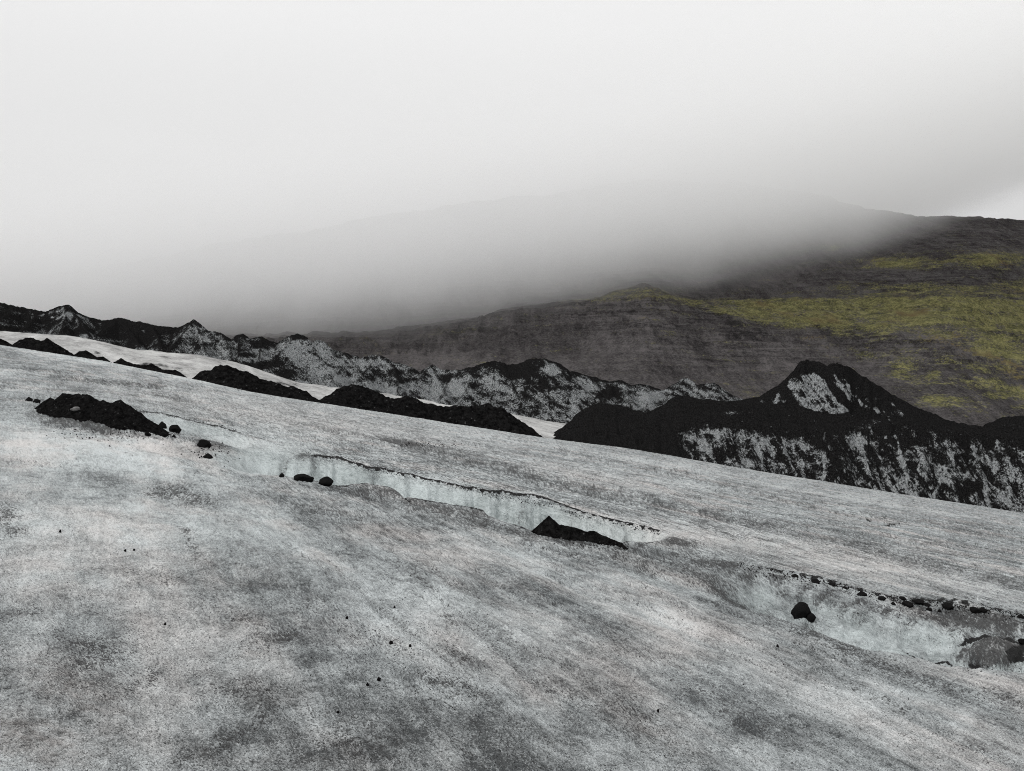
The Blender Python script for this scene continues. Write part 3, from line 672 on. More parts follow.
# ------------------------------------------------------------------ the big ash-covered ice hill on the right
SKY_C = [(545, 440), (556, 433), (571, 421), (578, 413), (585, 409), (599, 404.5), (613, 405), (631, 409), (645, 413), (652, 411.5), (663, 406), (672, 398.5), (680, 395.5), (692, 397.5), (707, 400), (725, 402),
         (745, 400), (757, 398), (765, 393), (780, 385), (792, 373), (800, 362.5), (806, 360), (815, 362), (822, 364), (827, 367), (829, 365), (832, 363.5), (841, 365), (850, 368), (862, 376), (875, 384), (890, 393),
         (905, 402), (920, 409), (940, 417), (955, 423), (970, 426), (982, 427), (1000, 419), (1015, 416), (1030, 414), (1080, 409), (1200, 425), (1300, 440)]
BEN = [(545, 441), (570, 424), (600, 409), (640, 416), (680, 405), (720, 407), (760, 406), (790, 409), (815, 413), (835, 415), (860, 417), (900, 419), (940, 424), (982, 432), (1024, 428), (1100, 430), (1300, 460)]
CLF = [(545, 442), (570, 436), (600, 428), (640, 428), (680, 424), (720, 421), (760, 426), (800, 431), (850, 428), (900, 426), (950, 432), (1024, 440), (1100, 450), (1300, 480)]
fS, fB_, fC = poly(SKY_C), poly(BEN), poly(CLF)
us4 = np.arange(541, 1290, 0.8); ys4 = np.arange(168, 256, 0.30)
U4, Y4 = np.meshgrid(us4, ys4)
wobY = 4.5 * fbm(U4 / 60.0, U4 * 0, 3, 71) + 2.0 * ridged(U4 / 22.0, U4 * 0 + 2, 3, 72)
Yw = Y4 - wobY * sstep(170, 185, Y4) * sstep(250, 228, Y4)
rowsY = [165, 184, 201, 214, 226, 240, 262]
rowsV = [CREST(U4) + 30, CREST(U4) + 9, fC(U4), fB_(U4), fS(U4), fS(U4) + 26, fS(U4) + 80]
zr = [CZ - (rv - HOR) / F * ry for rv, ry in zip(rowsV, rowsY)]
Z4 = zr[0].copy()
for i in range(len(rowsY) - 1):
    t = (Yw - rowsY[i]) / (rowsY[i + 1] - rowsY[i])
    seg = zr[i] + (zr[i + 1] - zr[i]) * np.clip(t, 0, 1)
    Z4 = np.where(t >= 0, seg, Z4)
X4 = (U4 - 512) / F * Y4
cl = sstep(205, 196, Yw)
gul = ridged(X4 / 5.0, Yw / 26.0, 4, 73)
Z4 = Z4 + (0.35 + 1.9 * cl) * (gul - 0.45) * sstep(172, 184, Yw) + 0.8 * (1 - 0.6*cl) * (ridged(X4 / 6, Y4 / 6, 4, 74) - 0.5) + 1.5 * sstep(190, 200, Yw) * sstep(222, 212, Yw) * fbm(X4 / 9, Y4 / 7, 3, 70) + 0.38 * ridged(X4 / 1.6, Y4 / 2.2, 3, 75) - 0.12
V4 = HOR + (CZ - Z4) / Y4 * F
flut = ridged((X4 + 0.25 * Z4) / 2.3, Z4 / 14.0, 4, 76)
pat = 0.6 * fbm(X4 / 5.5, Z4 / 4.5, 5, 77, 0.6) + 0.6 * fbm(X4 / 2.2, Z4 / 2.6, 4, 107, 0.6)
big = fbm(X4 / 14, Z4 / 9, 3, 78)
wx = X4 + 1.6 * fbm(X4 / 6, Z4 / 6, 3, 95)
strk = np.clip(np.maximum(ridged(wx / 4.2, Z4 / 17.0, 3, 96), ridged(wx / 2.2 + 0.1 * Z4, Z4 / 9.0, 2, 97) - 0.15), -0.2, 1)
low = sstep(-6, 22, V4 - fC(U4) + 10 * big)
ice = -0.09 + 0.10 * low * sstep(640, 720, U4) + 0.25 * low * np.clip(flut, -1, 1) + 0.50 * pat + low * 0.75 * (strk - 0.45) + 0.08 * sstep(850, 1000, U4) * low
ice = ice - 0.35 * sstep(12, 0, V4 - fS(U4)) - 0.5 * sstep(655, 560, U4) * sstep(500, 470, V4)
face = [(786, 384), (790, 378), (800, 374), (815, 373), (825, 378), (830, 390), (838, 402), (852, 411), (838, 415), (815, 412), (800, 404), (791, 394)]
def inside(u, v, P):
    r = np.zeros(u.shape, bool); n = len(P)
    for i in range(n):
        (x0, y0), (x1, y1) = P[i], P[(i + 1) % n]
        if y0 == y1: continue
        c = ((y0 > v) != (y1 > v)) & (u < (x1 - x0) * (v - y0) / (y1 - y0) + x0)
        r ^= c
    return r
fd = polydist(U4, V4, face + [face[0]]); ins = inside(U4, V4, face)
fm = np.where(ins, np.clip(0.5 + fd / 3.0, 0, 1), np.clip(0.5 - fd / 3.0, 0, 1))
bandy = np.exp(-(polydist(U4, V4, [(822, 368), (830, 384), (842, 398), (852, 408)]) / 2.6) ** 2)
fst = ridged((X4 + 0.35 * Z4) / 1.6, Z4 / 9.0, 3, 94)
ice = ice + 0.80 * fm * (0.42 + 0.5 * pat + 0.85 * fst) - 0.9 * bandy
for (a, b, rx, ry, k) in ((836, 384, 10, 5, .40), (846, 391, 7, 8, .45), (862, 400, 10, 8, .35), (877, 405, 5, 9, .55), (899, 413, 8, 5, .3), (762, 398, 3, 4, .55), (778, 402, 6, 3, .5), (775, 398, 16, 7, .25),
                          (737, 427, 60, 4, -.12), (600, 432, 50, 12, -.5), (690, 445, 14, 7, .35), (700, 436, 30, 8, .25), (715, 430, 30, 4, .3), (735, 412, 22, 4, .3), (722, 405, 6, 2, .35), (705, 450, 10, 8, .3), (860, 440, 12, 10, .35),
                          (575, 428, 14, 5, .35), (563, 432, 6, 4, .4), (575, 436, 4, 7, .2), (935, 432, 36, 6, .35), (870, 425, 20, 4, .30), (1010, 425, 16, 6, .3), (830, 470, 34, 18, -.25), (970, 488, 16, 8, -.55), (770, 445, 20, 14, .3), (800, 446, 14, 14, .3),
                          (750, 448, 14, 16, .25), (800, 418, 60, 5, -.3), (620, 455, 50, 18, -.6), (660, 445, 26, 20, -.4), (1000, 500, 30, 14, .2), (900, 470, 20, 20, .15)):
    ice = ice + k * np.exp(-(((U4 - a) / rx) ** 2 + ((V4 - b) / ry) ** 2)) * (0.75 + 0.9 * pat)
for pts in ([(896, 436), (899, 448), (902, 462), (907, 480), (908, 500)], [(922, 458), (916, 475), (915, 495)], [(946, 470), (940, 482), (933, 500)], [(859, 430), (860, 445), (866, 462), (870, 485)], [(824, 436), (825, 460), (824, 480)],
            [(834, 374), (843, 388), (851, 402)], [(845, 380), (852, 392), (862, 404)], [(858, 388), (867, 399), (878, 413)], [(873, 394), (877, 404), (883, 416)], [(893, 404), (903, 414)], [(884, 412), (893, 424)], [(780, 392), (776, 402)],
            [(985, 480), (985, 500), (992, 510)], [(972, 466), (964, 480)], [(1012, 480), (1008, 505)]):
    ice = ice + 0.50 * np.clip(0.8 + 1.4 * pat, 0, 1.6) * np.exp(-(polydist(U4 + 3 * pat, V4, pts) / 1.5) ** 2)
ice = ice + 1.1 * np.clip(fbm(X4 / 2.2, Z4 / 1.3, 4, 93) - 0.10, 0, 1) * sstep(640, 700, U4) * sstep(10, 20, V4 - fS(U4))
bright = np.clip(0.35 * fbm(X4 / 3.0, Z4 / 3.0, 3, 79), 0, 1) * 0.6
CUTC = [541, 648, 745, 884, 978, 1300]
HC = ['black ash-covered toe of the big hill reaching down to the left', 'black saddle with streaked pale ice flutes below it',
      'tallest black peak with a pale ice face under its summit', 'dark descending shoulder of the big hill with branching ice streaks', 'black-topped ice bluff cut off by the right edge']
for lo, hi, lb in zip(CUTC[:-1], CUTC[1:], HC):
    uq = U4[:-1, :-1]
    o = link('ash_hill', grid_mesh('ash_hill', X4, Y4, Z4, {'ice': ice, 'bright': bright}, (uq >= lo) & (uq < hi)), M_RIDGE)
    tag(o, lb, kind='structure')

# ------------------------------------------------------------------ the mountain
SKY_M = poly([(-300, 320), (0, 285), (200, 250), (400, 210), (600, 182), (740, 178), (820, 192), (870, 206), (900, 213), (930, 218), (960, 219.5), (985, 220), (1010, 218.5), (1040, 219), (1300, 205)])
BENCH = poly([(-300, 350), (0, 345), (200, 340), (380, 332), (480, 319), (511, 308), (552, 302), (599, 297.5), (614, 291), (646, 288.5), (661, 293), (692, 300), (760, 299), (860, 299), (940, 296), (1024, 300), (1300, 296)])
UND = poly([(-300, 352), (0, 347), (380, 338), (552, 306), (646, 297), (692, 306), (760, 322), (850, 330), (950, 326), (1024, 335), (1300, 335)])
B2 = poly([(-300, 347), (0, 330), (300, 305), (600, 272), (760, 262), (860, 258), (940, 256), (1024, 250), (1300, 245)])
us5 = np.arange(-330, 1330, 1.6)
ys5 = np.concatenate([np.linspace(440, 840, 110), np.linspace(843, 1330, 210), np.linspace(1335, 1720, 130), np.linspace(1730, 2300, 20)])
U5, Y5 = np.meshgrid(us5, ys5)
bul = 1 + 0.05 * fbm(U5 / 120.0, U5 * 0 + 1, 3, 81)
rowsY = [430, 860, 950, 1090, 1200, 1290, 1600, 2300]
rowsV = [CREST(U5) - 2, UND(U5), BENCH(U5), BENCH(U5) - 1.5 - 2 * sstep(700, 900, U5), (BENCH(U5) * .3 + B2(U5) * .7) + 4, B2(U5) - 2, SKY_M(U5), SKY_M(U5) + 25]
Y5w = Y5 * bul
zr = [CZ - (rv - HOR) / F * ry for rv, ry in zip(rowsV, rowsY)]
Z5 = zr[0] * 1.0
for i in range(len(rowsY) - 1):
    t = (Y5w - rowsY[i]) / (rowsY[i + 1] - rowsY[i]); tc = np.clip(t, 0, 1)
    if i in (0,): tc = tc ** 1.35
    Z5 = np.where(t >= 0, zr[i] + (zr[i + 1] - zr[i]) * tc, Z5)
Z5 = Z5 / 1.0
X5 = (U5 - 512) / F * Y5
gull = ridged((X5 + 0.2 * Y5) / 70.0, Y5 / 320.0, 5, 82)
cliffm = sstep(640, 760, Y5w) * sstep(880, 840, Y5w)
Z5 = Z5 + sstep(430, 600, Y5) * (5.5 * (gull - 0.5) + 6.0 * fbm(X5 / 90, Y5 / 90, 3, 83) * sstep(1650, 1300, Y5) + 3.2 * ridged((X5 + 0.25 * Y5) / 26, Y5 / 130, 4, 84) - 1.4)
Z5 = Z5 + cliffm * 7.0 * ridged(X5 / 16.0, Y5 / 60.0, 4, 85)
zt_ = Z5 + 4 * fbm(X5 / 60, Y5 / 60, 3, 98)
Z5 = Z5 + sstep(560, 800, Y5w) * 2.4 * np.sin(zt_ / 9.0 * 2 * np.pi) * np.clip(0.4 + 1.2 * fbm(X5 / 120, Z5 / 30, 3, 99), 0, 1)
V5 = HOR + (CZ - Z5) / Y5 * F
hn = fbm(U5 / 34.0, V5 / 7.0, 5, 86, 0.6); hn2 = fbm(U5 / 90.0, V5 / 20.0, 3, 88)
moss = 0.02 + 0 * U5
def add(k): 
    global moss
    moss = np.maximum(moss, k)
band = sstep(-4, 2, V5 - BENCH(U5)) * sstep(6, -4, V5 - UND(U5))
add(band * np.interp(U5, [540, 600, 690, 735, 775, 1300], [0.0, 0.50, 0.55, 0.58, 0.78, 0.72]) * (0.95 + 0.5 * hn))
for (a, b, rx, ry, k) in ((903, 263, 50, 7, .8), (990, 259, 50, 9, .8), (930, 288, 60, 5, .6), (1100, 262, 90, 14, .6), (834, 248, 9, 6, .5), (848, 289, 14, 6, .5), (940, 290, 110, 7, .55), (1040, 288, 80, 8, .6), (1000, 350, 70, 60, .52), (905, 366, 20, 16, .62), (1000, 345, 50, 26, .72),
                          (960, 330, 80, 14, .58), (1012, 392, 30, 8, .8), (946, 400, 26, 6, .68), (934, 375, 10, 9, .65), (870, 354, 26, 4, .6), (800, 325, 40, 8, .5), (640, 292, 40, 5, .45), (1015, 360, 30, 10, .8), (1060, 370, 60, 50, .6), (745, 303, 30, 4, .4), (880, 330, 70, 10, .45), (575, 300, 20, 2.5, .5)):
    add(k * np.exp(-(((U5 - a) / rx) ** 2 + ((V5 - b) / ry) ** 2)) * (0.95 + 0.6 * hn))
moss = np.where((Y5w > 975) & (Y5w < 1085), np.maximum(moss, 0.45 * sstep(700, 780, U5)), moss)
dry = 0.20 + 0.0 * U5
for (a, b, rx, ry, k) in ((470, 305, 14, 5, .55), (500, 312, 26, 5, .5), (425, 322, 30, 8, .45), (640, 360, 60, 5, .4), (520, 325, 70, 10, .3), (760, 345, 60, 20, .33), (420, 345, 30, 10, .3), (580, 308, 20, 5, .45), (700, 312, 60, 8, .35), (790, 345, 40, 14, .35), (950, 300, 100, 60, .3)):
    dry = np.maximum(dry, k * np.exp(-(((U5 - a) / rx) ** 2 + ((V5 - b) / ry) ** 2)) * (1 + 0.6 * hn))
cliffa = np.zeros_like(U5)
cliffa = np.maximum(cliffa, np.exp(-((V5 - BENCH(U5) - 14) / 13) ** 2) * sstep(480, 600, U5) * (0.7 + 0.7 * hn))
for (a, b, rx, ry, k) in ((640, 318, 90, 14, .8), (760, 345, 120, 26, .8), (470, 318, 70, 10, .6), (900, 345, 120, 30, .7), (930, 278, 120, 10, .6), (980, 240, 80, 14, .5), (420, 330, 40, 10, .4)):
    cliffa = np.maximum(cliffa, k * np.exp(-(((U5 - a) / rx) ** 2 + ((V5 - b) / ry) ** 2)) * (0.8 + 0.8 * hn))
cliffa = np.clip(cliffa, 0, 1)
mt = link('mountain', grid_mesh('mountain', X5, Y5, Z5, {'moss': moss, 'dry': dry, 'cliff': cliffa}), M_MTN)
tag(mt, 'dark scree mountainside with green mossy benches, its top lost in cloud', kind='structure')

# ------------------------------------------------------------------ the cloud bank lying on the mountain
SIG = 0.006
bm = bmesh.new()
bmesh.ops.create_cube(bm, size=1.0)
for v in bm.verts:
    v.co = Vector((v.co.x * 6400, 1330 + v.co.y * 1560, 440 + v.co.z * 1000))
me = bpy.data.meshes.new('low_cloud'); bm.to_mesh(me); bm.free()
mc = bpy.data.materials.new('cloud_vapour'); mc.use_nodes = True
class CT(NT):
    def __init__(s, m):
        s.m = m; s.t = m.node_tree; s.t.nodes.clear()
        s.tc = s.t.nodes.new('ShaderNodeTexCoord').outputs['Object']
c_ = CT(mc)
sp_ = c_.t.nodes.new('ShaderNodeSeparateXYZ'); c_.t.links.new(c_.tc, sp_.inputs[0])
cx_, cyy, cz2 = sp_.outputs
# underside of the bank: climbs to the right, hugs the slope, with lobes and wisps
lob = c_.noise(0.0042, 2, 0.5, vec=c_.mapping((1, 1, 2.2)))
wsp = c_.noise(0.016, 3, 0.6, vec=c_.mapping((1, 1, 1.6)))
z0 = c_.math('MULTIPLY_ADD', cx_, 0.20, 60.0)
z0 = c_.math('ADD', z0, c_.math('MULTIPLY', c_.math('MULTIPLY', cx_, cx_), 0.00010))
z0 = c_.math('ADD', z0, c_.math('MULTIPLY', c_.math('SUBTRACT', lob, 0.5), 90.0))
z0 = c_.math('ADD', z0, c_.math('MULTIPLY', c_.math('SUBTRACT', wsp, 0.5), 50.0))
h_ = c_.math('DIVIDE', c_.math('SUBTRACT', cz2, z0), 100.0)
hp = c_.math('MINIMUM', c_.math('MAXIMUM', h_, 0.0), 1.6)
den = c_.math('MULTIPLY', c_.math('POWER', hp, 1.3), CLOUD)
den = c_.math('MULTIPLY', den, c_.ramp(cyy, 600, 900, 0, 1))
den = c_.math('MULTIPLY', den, c_.ramp(h_, 1.9, 3.6, 1, 0.05))
mo = c_.t.nodes.new('ShaderNodeOutputMaterial'); pv = c_.t.nodes.new('ShaderNodeVolumePrincipled')
pv.inputs['Color'].default_value = (0.999, 0.999, 0.999, 1)
c_.t.links.new(den, pv.inputs['Density'])
c_.t.links.new(pv.outputs[0], mo.inputs['Volume'])
cl_o = link('low_cloud', me, mc)
tag(cl_o, 'white cloud bank lying over the top of the mountain', kind='stuff')

# ------------------------------------------------------------------ ash mounds
def mound(name, nodes, k, gfun, mat, amp, wl, seed, extra=None, pad=3.0, step=None):
    """nodes = crest line (u, v, distance); gfun(X, Y) = ground height"""
    P = [to_world(*n) for n in nodes]
    xs = [p[0] for p in P]; yy = [p[1] for p in P]
    ym = sum(yy) / len(yy); px = ym / F
    s = step or px * 0.6
    w = pad
    gx = np.arange(min(xs) - w, max(xs) + w, s); gy = np.arange(min(yy) - w, max(yy) + w, s * 1.6)
    GXx, GYy = np.meshgrid(gx, gy)
    z = tent(GXx, GYy, [nodes] + (extra or []), k)
    z = z + amp * (ridged(GXx / wl, GYy / wl, 4, seed) - 0.5) + 0.35 * amp * fbm(GXx / (wl * .25), GYy / (wl * .25), 3, seed + 1)
    g = gfun(GXx, GYy)
    ok = z > g - 0.10 * max(1, px * 8)
    z = np.maximum(z, g - 0.35 * max(1, px * 8))
    kq = ok[:-1, :-1] | ok[1:, 1:] | ok[1:, :-1] | ok[:-1, 1:]
    cx, cy_, cz_ = np.mean(xs), ym, float(np.median(g))
    me = grid_mesh(name, GXx - cx, GYy - cy_, z - cz_, None, kq)
    o = link(name, me, mat); o.location = (cx, cy_, cz_)
    return o
def ground_xy(X, Y):
    u = 512 + F * X / Y
    v = CREST(u) + F * HH * (1 / Y - 1 / YC)
    return ground(u, v)[2]
def brow_xy(X, Y):
    u = 512 + F * X / Y
    zn = CZ - (base_v(u, Y) - HOR) / F * Y
    return np.maximum(zn, far_z(u, np.clip(Y, 118, 600)))

def nn_(pts, Y0, dy=0.0): return [(a, b, Y0 + dy * i) for i, (a, b) in enumerate(pts)]
G = 'black ash mounds behind the brow of the glacier'
MM = [
  ([(-60, 334), (-40, 331), (-20, 334), (0, 338), (5, 341), (12, 345)], 'small black ash mound at the far left edge behind the brow'),
  ([(12, 346), (21, 340), (30, 338), (37, 340), (47.5, 338.6), (54.5, 343), (65, 349.5), (76, 357)], 'two-humped black ash mound near the left edge, tapering right'),
  ([(76, 355), (80, 351), (86, 350), (91, 354), (94, 359)], 'little ash heap just right of the two-humped mound'),
  ([(94, 360), (98, 357), (103, 356.5), (108, 361), (112, 365)], 'tiny ash heap between the little heap and the jagged row'),
  ([(114, 364), (121, 358.6), (130, 362), (140, 364.4), (151, 362.7), (158, 368), (169, 369), (175, 370), (181, 379)], 'low jagged row of black ash above the brow'),
  ([(190, 381), (202, 371.5), (212.7, 368), (220, 365), (230, 366.6), (239, 369), (248, 372.4), (258, 377.7), (265, 381), (274, 382), (283, 385.6), (297, 387.3), (306, 391.7), (319, 402)], 'broad domed black ash mound with a long tail to the right'),
  ([(318, 403), (330, 393), (343, 387), (351.6, 384.6), (362, 386), (373, 390.4), (385, 395.6), (397, 399), (406, 396), (417, 399), (425, 403.5), (434, 404.4), (443, 407), (453, 405.3), (469, 407), (477, 406),
    (485, 403.5), (495, 405.3), (500, 406.5), (505, 412.7), (515, 418), (522, 421.4), (529, 429), (537, 438)], 'longest black ash mound in the middle of the picture'),
]
for i, (pts, lb) in enumerate(MM):
    Y0 = 127 + 1.5 * (i % 2)
    small = len(pts) < 6
    o = mound('ash_mound', nn_(pts, Y0), 0.75, brow_xy, M_ASHFAR, 0.16 if small else 0.5, 1.2 if small else 2.6, 100 + i * 3, pad=6.0)
    tag(o, lb, 'mound', G)

# the mound on the near ice, a pale stone resting on it
def Yb(u, v): return float(Y_of(np.array(float(u)), np.array(float(v))))
y0 = Yb(95, 420)
big_nodes = [(44, 404, y0 + .9), (47, 400, y0 + .8), (50, 398, y0 + .7), (56, 401, y0 + .5), (63, 393.5, y0 + .3), (76, 393.3, y0 + .2), (89, 395.5, y0), (101, 400, y0 - .1), (110, 402.5, y0 - .2), (121, 400, y0 - .3), (128, 405, y0 - .4), (133, 411, y0 - .5)]
o = mound('ash_mound', big_nodes, 0.80, ground_xy, M_ASH, 0.09, 0.5, 140, extra=[[(76, 394, y0 + .2), (82, 412, y0 - .7), (80, 427, y0 - 1.7)], [(121, 401, y0 - .3), (118, 415, y0 - 1.0), (115, 428, y0 - 1.7)], [(63, 394, y0 + .3), (58, 408, y0 - .4), (54, 420, y0 - 1.3)]], pad=2.6, step=0.022)
tag(o, 'big black gravel mound lying on the grey ice at the left', 'mound')
pyr = [(530, 537, 0), (537, 530, 0), (545, 519, 0), (549, 515.5, 0), (553, 520, 0), (559, 524, -.1), (570, 526, -.2), (580, 529, -.2), (588, 531.5, -.3), (595, 531, -.3), (602, 535, -.4), (612, 539, -.5), (622, 543, -.6)]
yp = Yb(552, 536)
o = mound('ash_mound', [(a, b, yp + c) for a, b, c in pyr], 0.95, ground_xy, M_ASH, 0.03, 0.25, 150, pad=0.9, step=0.010)
tag(o, 'sharp black ash pyramid with a low tail inside the crevasse', 'mound')

# ------------------------------------------------------------------ stones
def rock_mesh(name, seed, sub=3, rough=0.35):
    bm = bmesh.new(); bmesh.ops.create_icosphere(bm, subdivisions=sub, radius=1.0)
    r = random.Random(seed); off = Vector((r.uniform(-50, 50), r.uniform(-50, 50), r.uniform(-50, 50)))
    planes = [(Vector((r.uniform(-1, 1), r.uniform(-1, 1), r.uniform(-.4, 1))).normalized(), r.uniform(0.62, 0.9)) for _ in range(9)]
    for v in bm.verts:
        p = v.co.copy()
        for nrm, d in planes:
            e = p.dot(nrm) - d
            if e > 0: p -= nrm * e * 0.9
        n = mnoise.fractal(p * 1.6 + off, 1.0, 2.0, 4)
        p *= 1 + rough * 0.55 * n + 0.10 * mnoise.noise(p * 6 + off)
        v.co = p
    if seed in (1, 3):
        for v in bm.verts:
            k = 1.25 - 0.42 * (v.co.z + 1); v.co.x *= k; v.co.y *= k; v.co.z = v.co.z * 1.15 + 0.05
    me = bpy.data.meshes.new(name); bm.to_mesh(me); bm.free()
    for p in me.polygons: p.use_smooth = False if sub < 3 else True
    return me
RM = [rock_mesh('cinder_rock', s) for s in range(6)]
for m_ in RM: m_.materials.append(M_ROCK)
def rock(u, v, w, h, label, group=None, name='rock', cat='rock', mesh=None, dep=0.9, rot=None, dz=0.0, base=None):
    """u, v = middle of the foot in the picture, w x h = size in pixels there"""
    p = base or on_ground(u, v); px = p.y / F
    me = mesh or RM[rock.n % 6]
    o = bpy.data.objects.new(name, me); sc.collection.objects.link(o)
    o.location = (p.x, p.y, p.z + h * px * 0.30 + dz)
    o.scale = (w * px * 0.56, w * px * 0.56 * dep, h * px * 0.62)
    o.rotation_euler = (0, 0, rot if rot is not None else rock.n * 1.3)
    rock.n += 1
    return tag(o, label, cat, group)
rock.n = 0

# pale stone on the mound
zt = tent(np.array([0.0]), np.array([0.0]), [big_nodes], 0.8)
dgx, dgy = (75.5 - 512) / F * (y0 - 0.55), y0 - 0.55
zz = float(tent(np.array([dgx]), np.array([dgy]), [big_nodes, [(76, 394, y0 + .2), (82, 412, y0 - .7), (80, 427, y0 - 1.7)]], 0.8)[0])
pm = rock_mesh('pale_stone', 33); pm.materials.append(M_PALE)
rock(75.5, 409, 8.5, 4.0, 'pale grey stone half buried in the big black gravel mound', name='stone', cat='stone', mesh=pm, rot=0.2, base=Vector((dgx, dgy, zz)))
for (u, v, w, h, lb) in ((29, 401, 7, 4, 'black rock lying left of the big gravel mound'), (37, 403, 7, 4.5, 'black rock touching the left foot of the big gravel mound'),
                         (162, 428, 9, 6.5, 'dark pointed rock, left one of the pair right of the gravel mound'), (175, 432, 12, 8, 'largest pointed black rock right of the gravel mound'),
                         (148, 436, 6, 5, 'small black rock below the gravel mound right foot'), (163, 436, 6.5, 5, 'small black rock below the pair of pointed rocks'),
                         (174, 437, 4, 3, 'tiny black rock below the largest pointed rock'), (204.5, 447, 12, 9, 'upright black rock in the dark smudge at the left end of the crevasse'),
                         (208, 458, 11, 5, 'flat black rock below the upright one at the left end of the crevasse')):
    rock(u, v, w, h, lb, 'black rocks beside the gravel mound')
for (u, v, w, h, lb) in ((282, 479.5, 5, 4, 'tiny black rock at the left on the crevasse near edge'), (304, 483.5, 20, 8, 'long low black rock on the crevasse near edge'),
                         (326, 488.5, 14, 9, 'round-topped black rock on the crevasse near edge')):
    rock(u, v, w, h, lb, 'black rocks on the near edge of the crevasse', rot=0.1, base=on_plain(u, v + 1.5))
rock(801, 616, 17, 15, 'round-topped black boulder in the hollow at the right', cat='boulder', name='boulder', rot=0.4, mesh=RM[2])
rock(811, 621, 9, 8, 'small black lump leaning on the right of the round-topped boulder', rot=0.9)
px7 = [(300, 145, 8, 4), (365, 160, 11, 4.5), (415, 171, 10, 3.5), (458, 180, 5, 3.5), (512, 198, 11, 4.5), (575, 213, 9, 4.5), (610, 232, 6, 3.5), (640, 215, 7, 4), (657, 234, 10, 6.5), (690, 225, 9, 5),
       (713, 230, 9, 3), (725, 248, 5, 4), (757, 255, 5, 4), (783, 240, 11, 8), (868, 249, 13, 7), (893, 251, 8, 5.5), (1015, 272, 9, 5), (1018, 347, 8, 7)]
ORD = ['first', 'second', 'third', 'fourth', 'fifth', 'sixth', 'seventh', 'eighth', 'ninth', 'tenth', 'eleventh', 'twelfth', 'thirteenth', 'fourteenth', 'fifteenth', 'sixteenth', 'seventeenth']
lbr = ['flat black rock starting the row on the rim of the hollow', 'wide low black rock, second from the left on the rim', 'thin flat black rock, third from the left on the rim', 'tiny round black rock, fourth from the left on the rim',
       'wide black rock, fifth from the left on the rim', 'black rock at the left end of the dense cluster on the rim', 'small black rock just under the left end of the dense cluster', 'upper black rock in the middle of the dense cluster',
       'larger slanting black rock in the middle of the dense cluster', 'upper black rock right of the slanting one in the cluster', 'thin flat black rock joined to the cluster upper right', 'tiny black rock below the cluster, left of its twin',
       'tiny black rock below the cluster, right of its twin', 'tallest black rock on the rim, at the cluster right end', 'wide black rock on the rim beyond a gap', 'small black rock touching the right of the wide one on the rim',
       'black rock on the rim at the right edge of the picture', 'black rock above the dark ice bulge at the right edge']
for (a, b, w, h), lb in zip(px7, lbr):
    rock(700 + a / 3.16, 530 + b / 3.16 + h * 0.4 + (a * 7 % 3 - 1) * .5, w * (0.8 + (a % 7) * .05), h * .8, lb, 'black rocks along the rim of the hollow')
for (u, v, w, lb) in ((367.6, 688.6, 3.6, 'lone black pebble at the left end of the thin crack in the foreground'), (379, 684, 3.6, 'black pebble just above the thin crack in the foreground'),
                      (347, 619.5, 3, 'black pebble on clean blue-grey ice left of the cinder field'), (391, 646, 3.8, 'largest black pebble in the cinder field'), (394.5, 610, 2.4, 'black pebble above the cinder field'),
                      (410, 652.5, 3, 'black pebble right of the largest one in the cinder field'), (777.5, 647, 3, 'lone black pebble below the round-topped boulder'), (658, 712, 3, 'black pebble at the bottom right of centre'),
                      (125, 551, 2.4, 'left pebble of the pair on pale ice at the left'), (134, 551, 2.4, 'right pebble of the pair on pale ice at the left'), (60, 532, 2.6, 'single black pebble on pale ice near the left edge'),
                      (338, 713, 2.6, 'black pebble at the lower left of the thin crack'), (165, 625, 2.6, 'black pebble beside the dark smudge at the lower left')):
    rock(u, v, w, w, lb, 'black pebbles scattered on the near ice', name='pebble', cat='pebble')
# the little pinnacle on the big hill
tip = rock_mesh('pinnacle', 91, 2, 0.3); tip.materials.append(M_ROCK)
X_, Y_, Z_ = to_world(837, 364.5, 226)
o = bpy.data.objects.new('rock_pinnacle', tip); sc.collection.objects.link(o)
o.location = (X_, Y_, Z_ - 0.1); o.scale = (0.34, 0.34, 1.0)
tag(o, 'tiny upright rock standing on the summit ridge of the big black hill', 'rock')

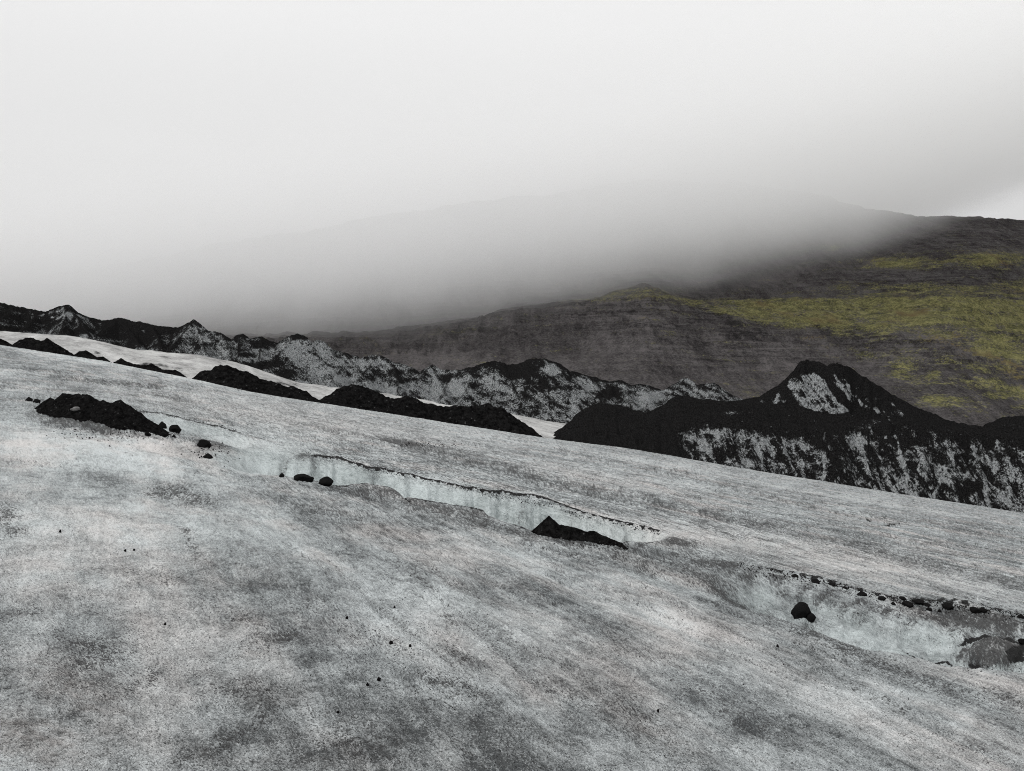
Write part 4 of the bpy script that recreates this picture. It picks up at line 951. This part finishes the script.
# loose cinders nobody could count
r = random.Random(5); verts = []; faces = []
def cinder(u, v, s):
    p = on_ground(u, v); b0 = len(verts)
    for k in range(5):
        a_ = k * 1.2566 + r.random() * .6
        verts.append((p.x + s * math.cos(a_) * r.uniform(.6, 1.1), p.y + s * math.sin(a_) * r.uniform(.6, 1.1), p.z - s * .3))
    verts.append((p.x + s * .2 * r.uniform(-1, 1), p.y + s * .2 * r.uniform(-1, 1), p.z + s * r.uniform(.6, 1.1)))
    for k in range(5): faces.append((b0 + k, b0 + (k + 1) % 5, b0 + 5))
    faces.append((b0, b0 + 4, b0 + 3, b0 + 2, b0 + 1))
for n_, (a, b, rx, ry, s0) in ((700, (400, 650, 70, 34, .5)), (260, (440, 695, 50, 14, .5)), (300, (90, 610, 90, 30, .45)), (160, (640, 720, 80, 26, .5)), (420, (512, 640, 460, 90, .5)), (130, (110, 434, 60, 7, .9)),
                               (60, (210, 450, 22, 8, 1.0)), (90, (590, 546, 44, 4, .8)), (160, (920, 612, 90, 7, .7)), (60, (1000, 672, 30, 6, .9)), (120, (430, 445, 40, 3, .7)), (90, (600, 665, 300, 60, .8))):
    for _ in range(n_):
        u = r.gauss(a, rx * .6); v = r.gauss(b, ry * .6)
        if v < 425 or v > 790 or not -20 < u < 1044: continue
        Yq = Yb(u, v)
        cinder(u, v, Yq / F * s0 * r.uniform(.6, 1.5))
for lipf, u0, u1, n_, sz in ((fL, 305, 660, 420, .8), (fR, 735, 1040, 800, .9), (fE, 136, 240, 60, .7), (fRB, 900, 1030, 110, .8)):
    for _ in range(n_):
        u = r.uniform(u0, u1); v = float(lipf(u)) + r.gauss(-0.6, 1.2) + (abs(r.gauss(0, 3.5)) if lipf is fR else 0)
        cinder(u, v, Yb(u, v) / F * sz * r.uniform(.5, 1.5))
me = bpy.data.meshes.new('cinders'); me.from_pydata(verts, [], faces); me.materials.append(M_ROCK)
o = bpy.data.objects.new('cinders', me); sc.collection.objects.link(o)
tag(o, 'loose black cinders scattered over the ice', kind='stuff')
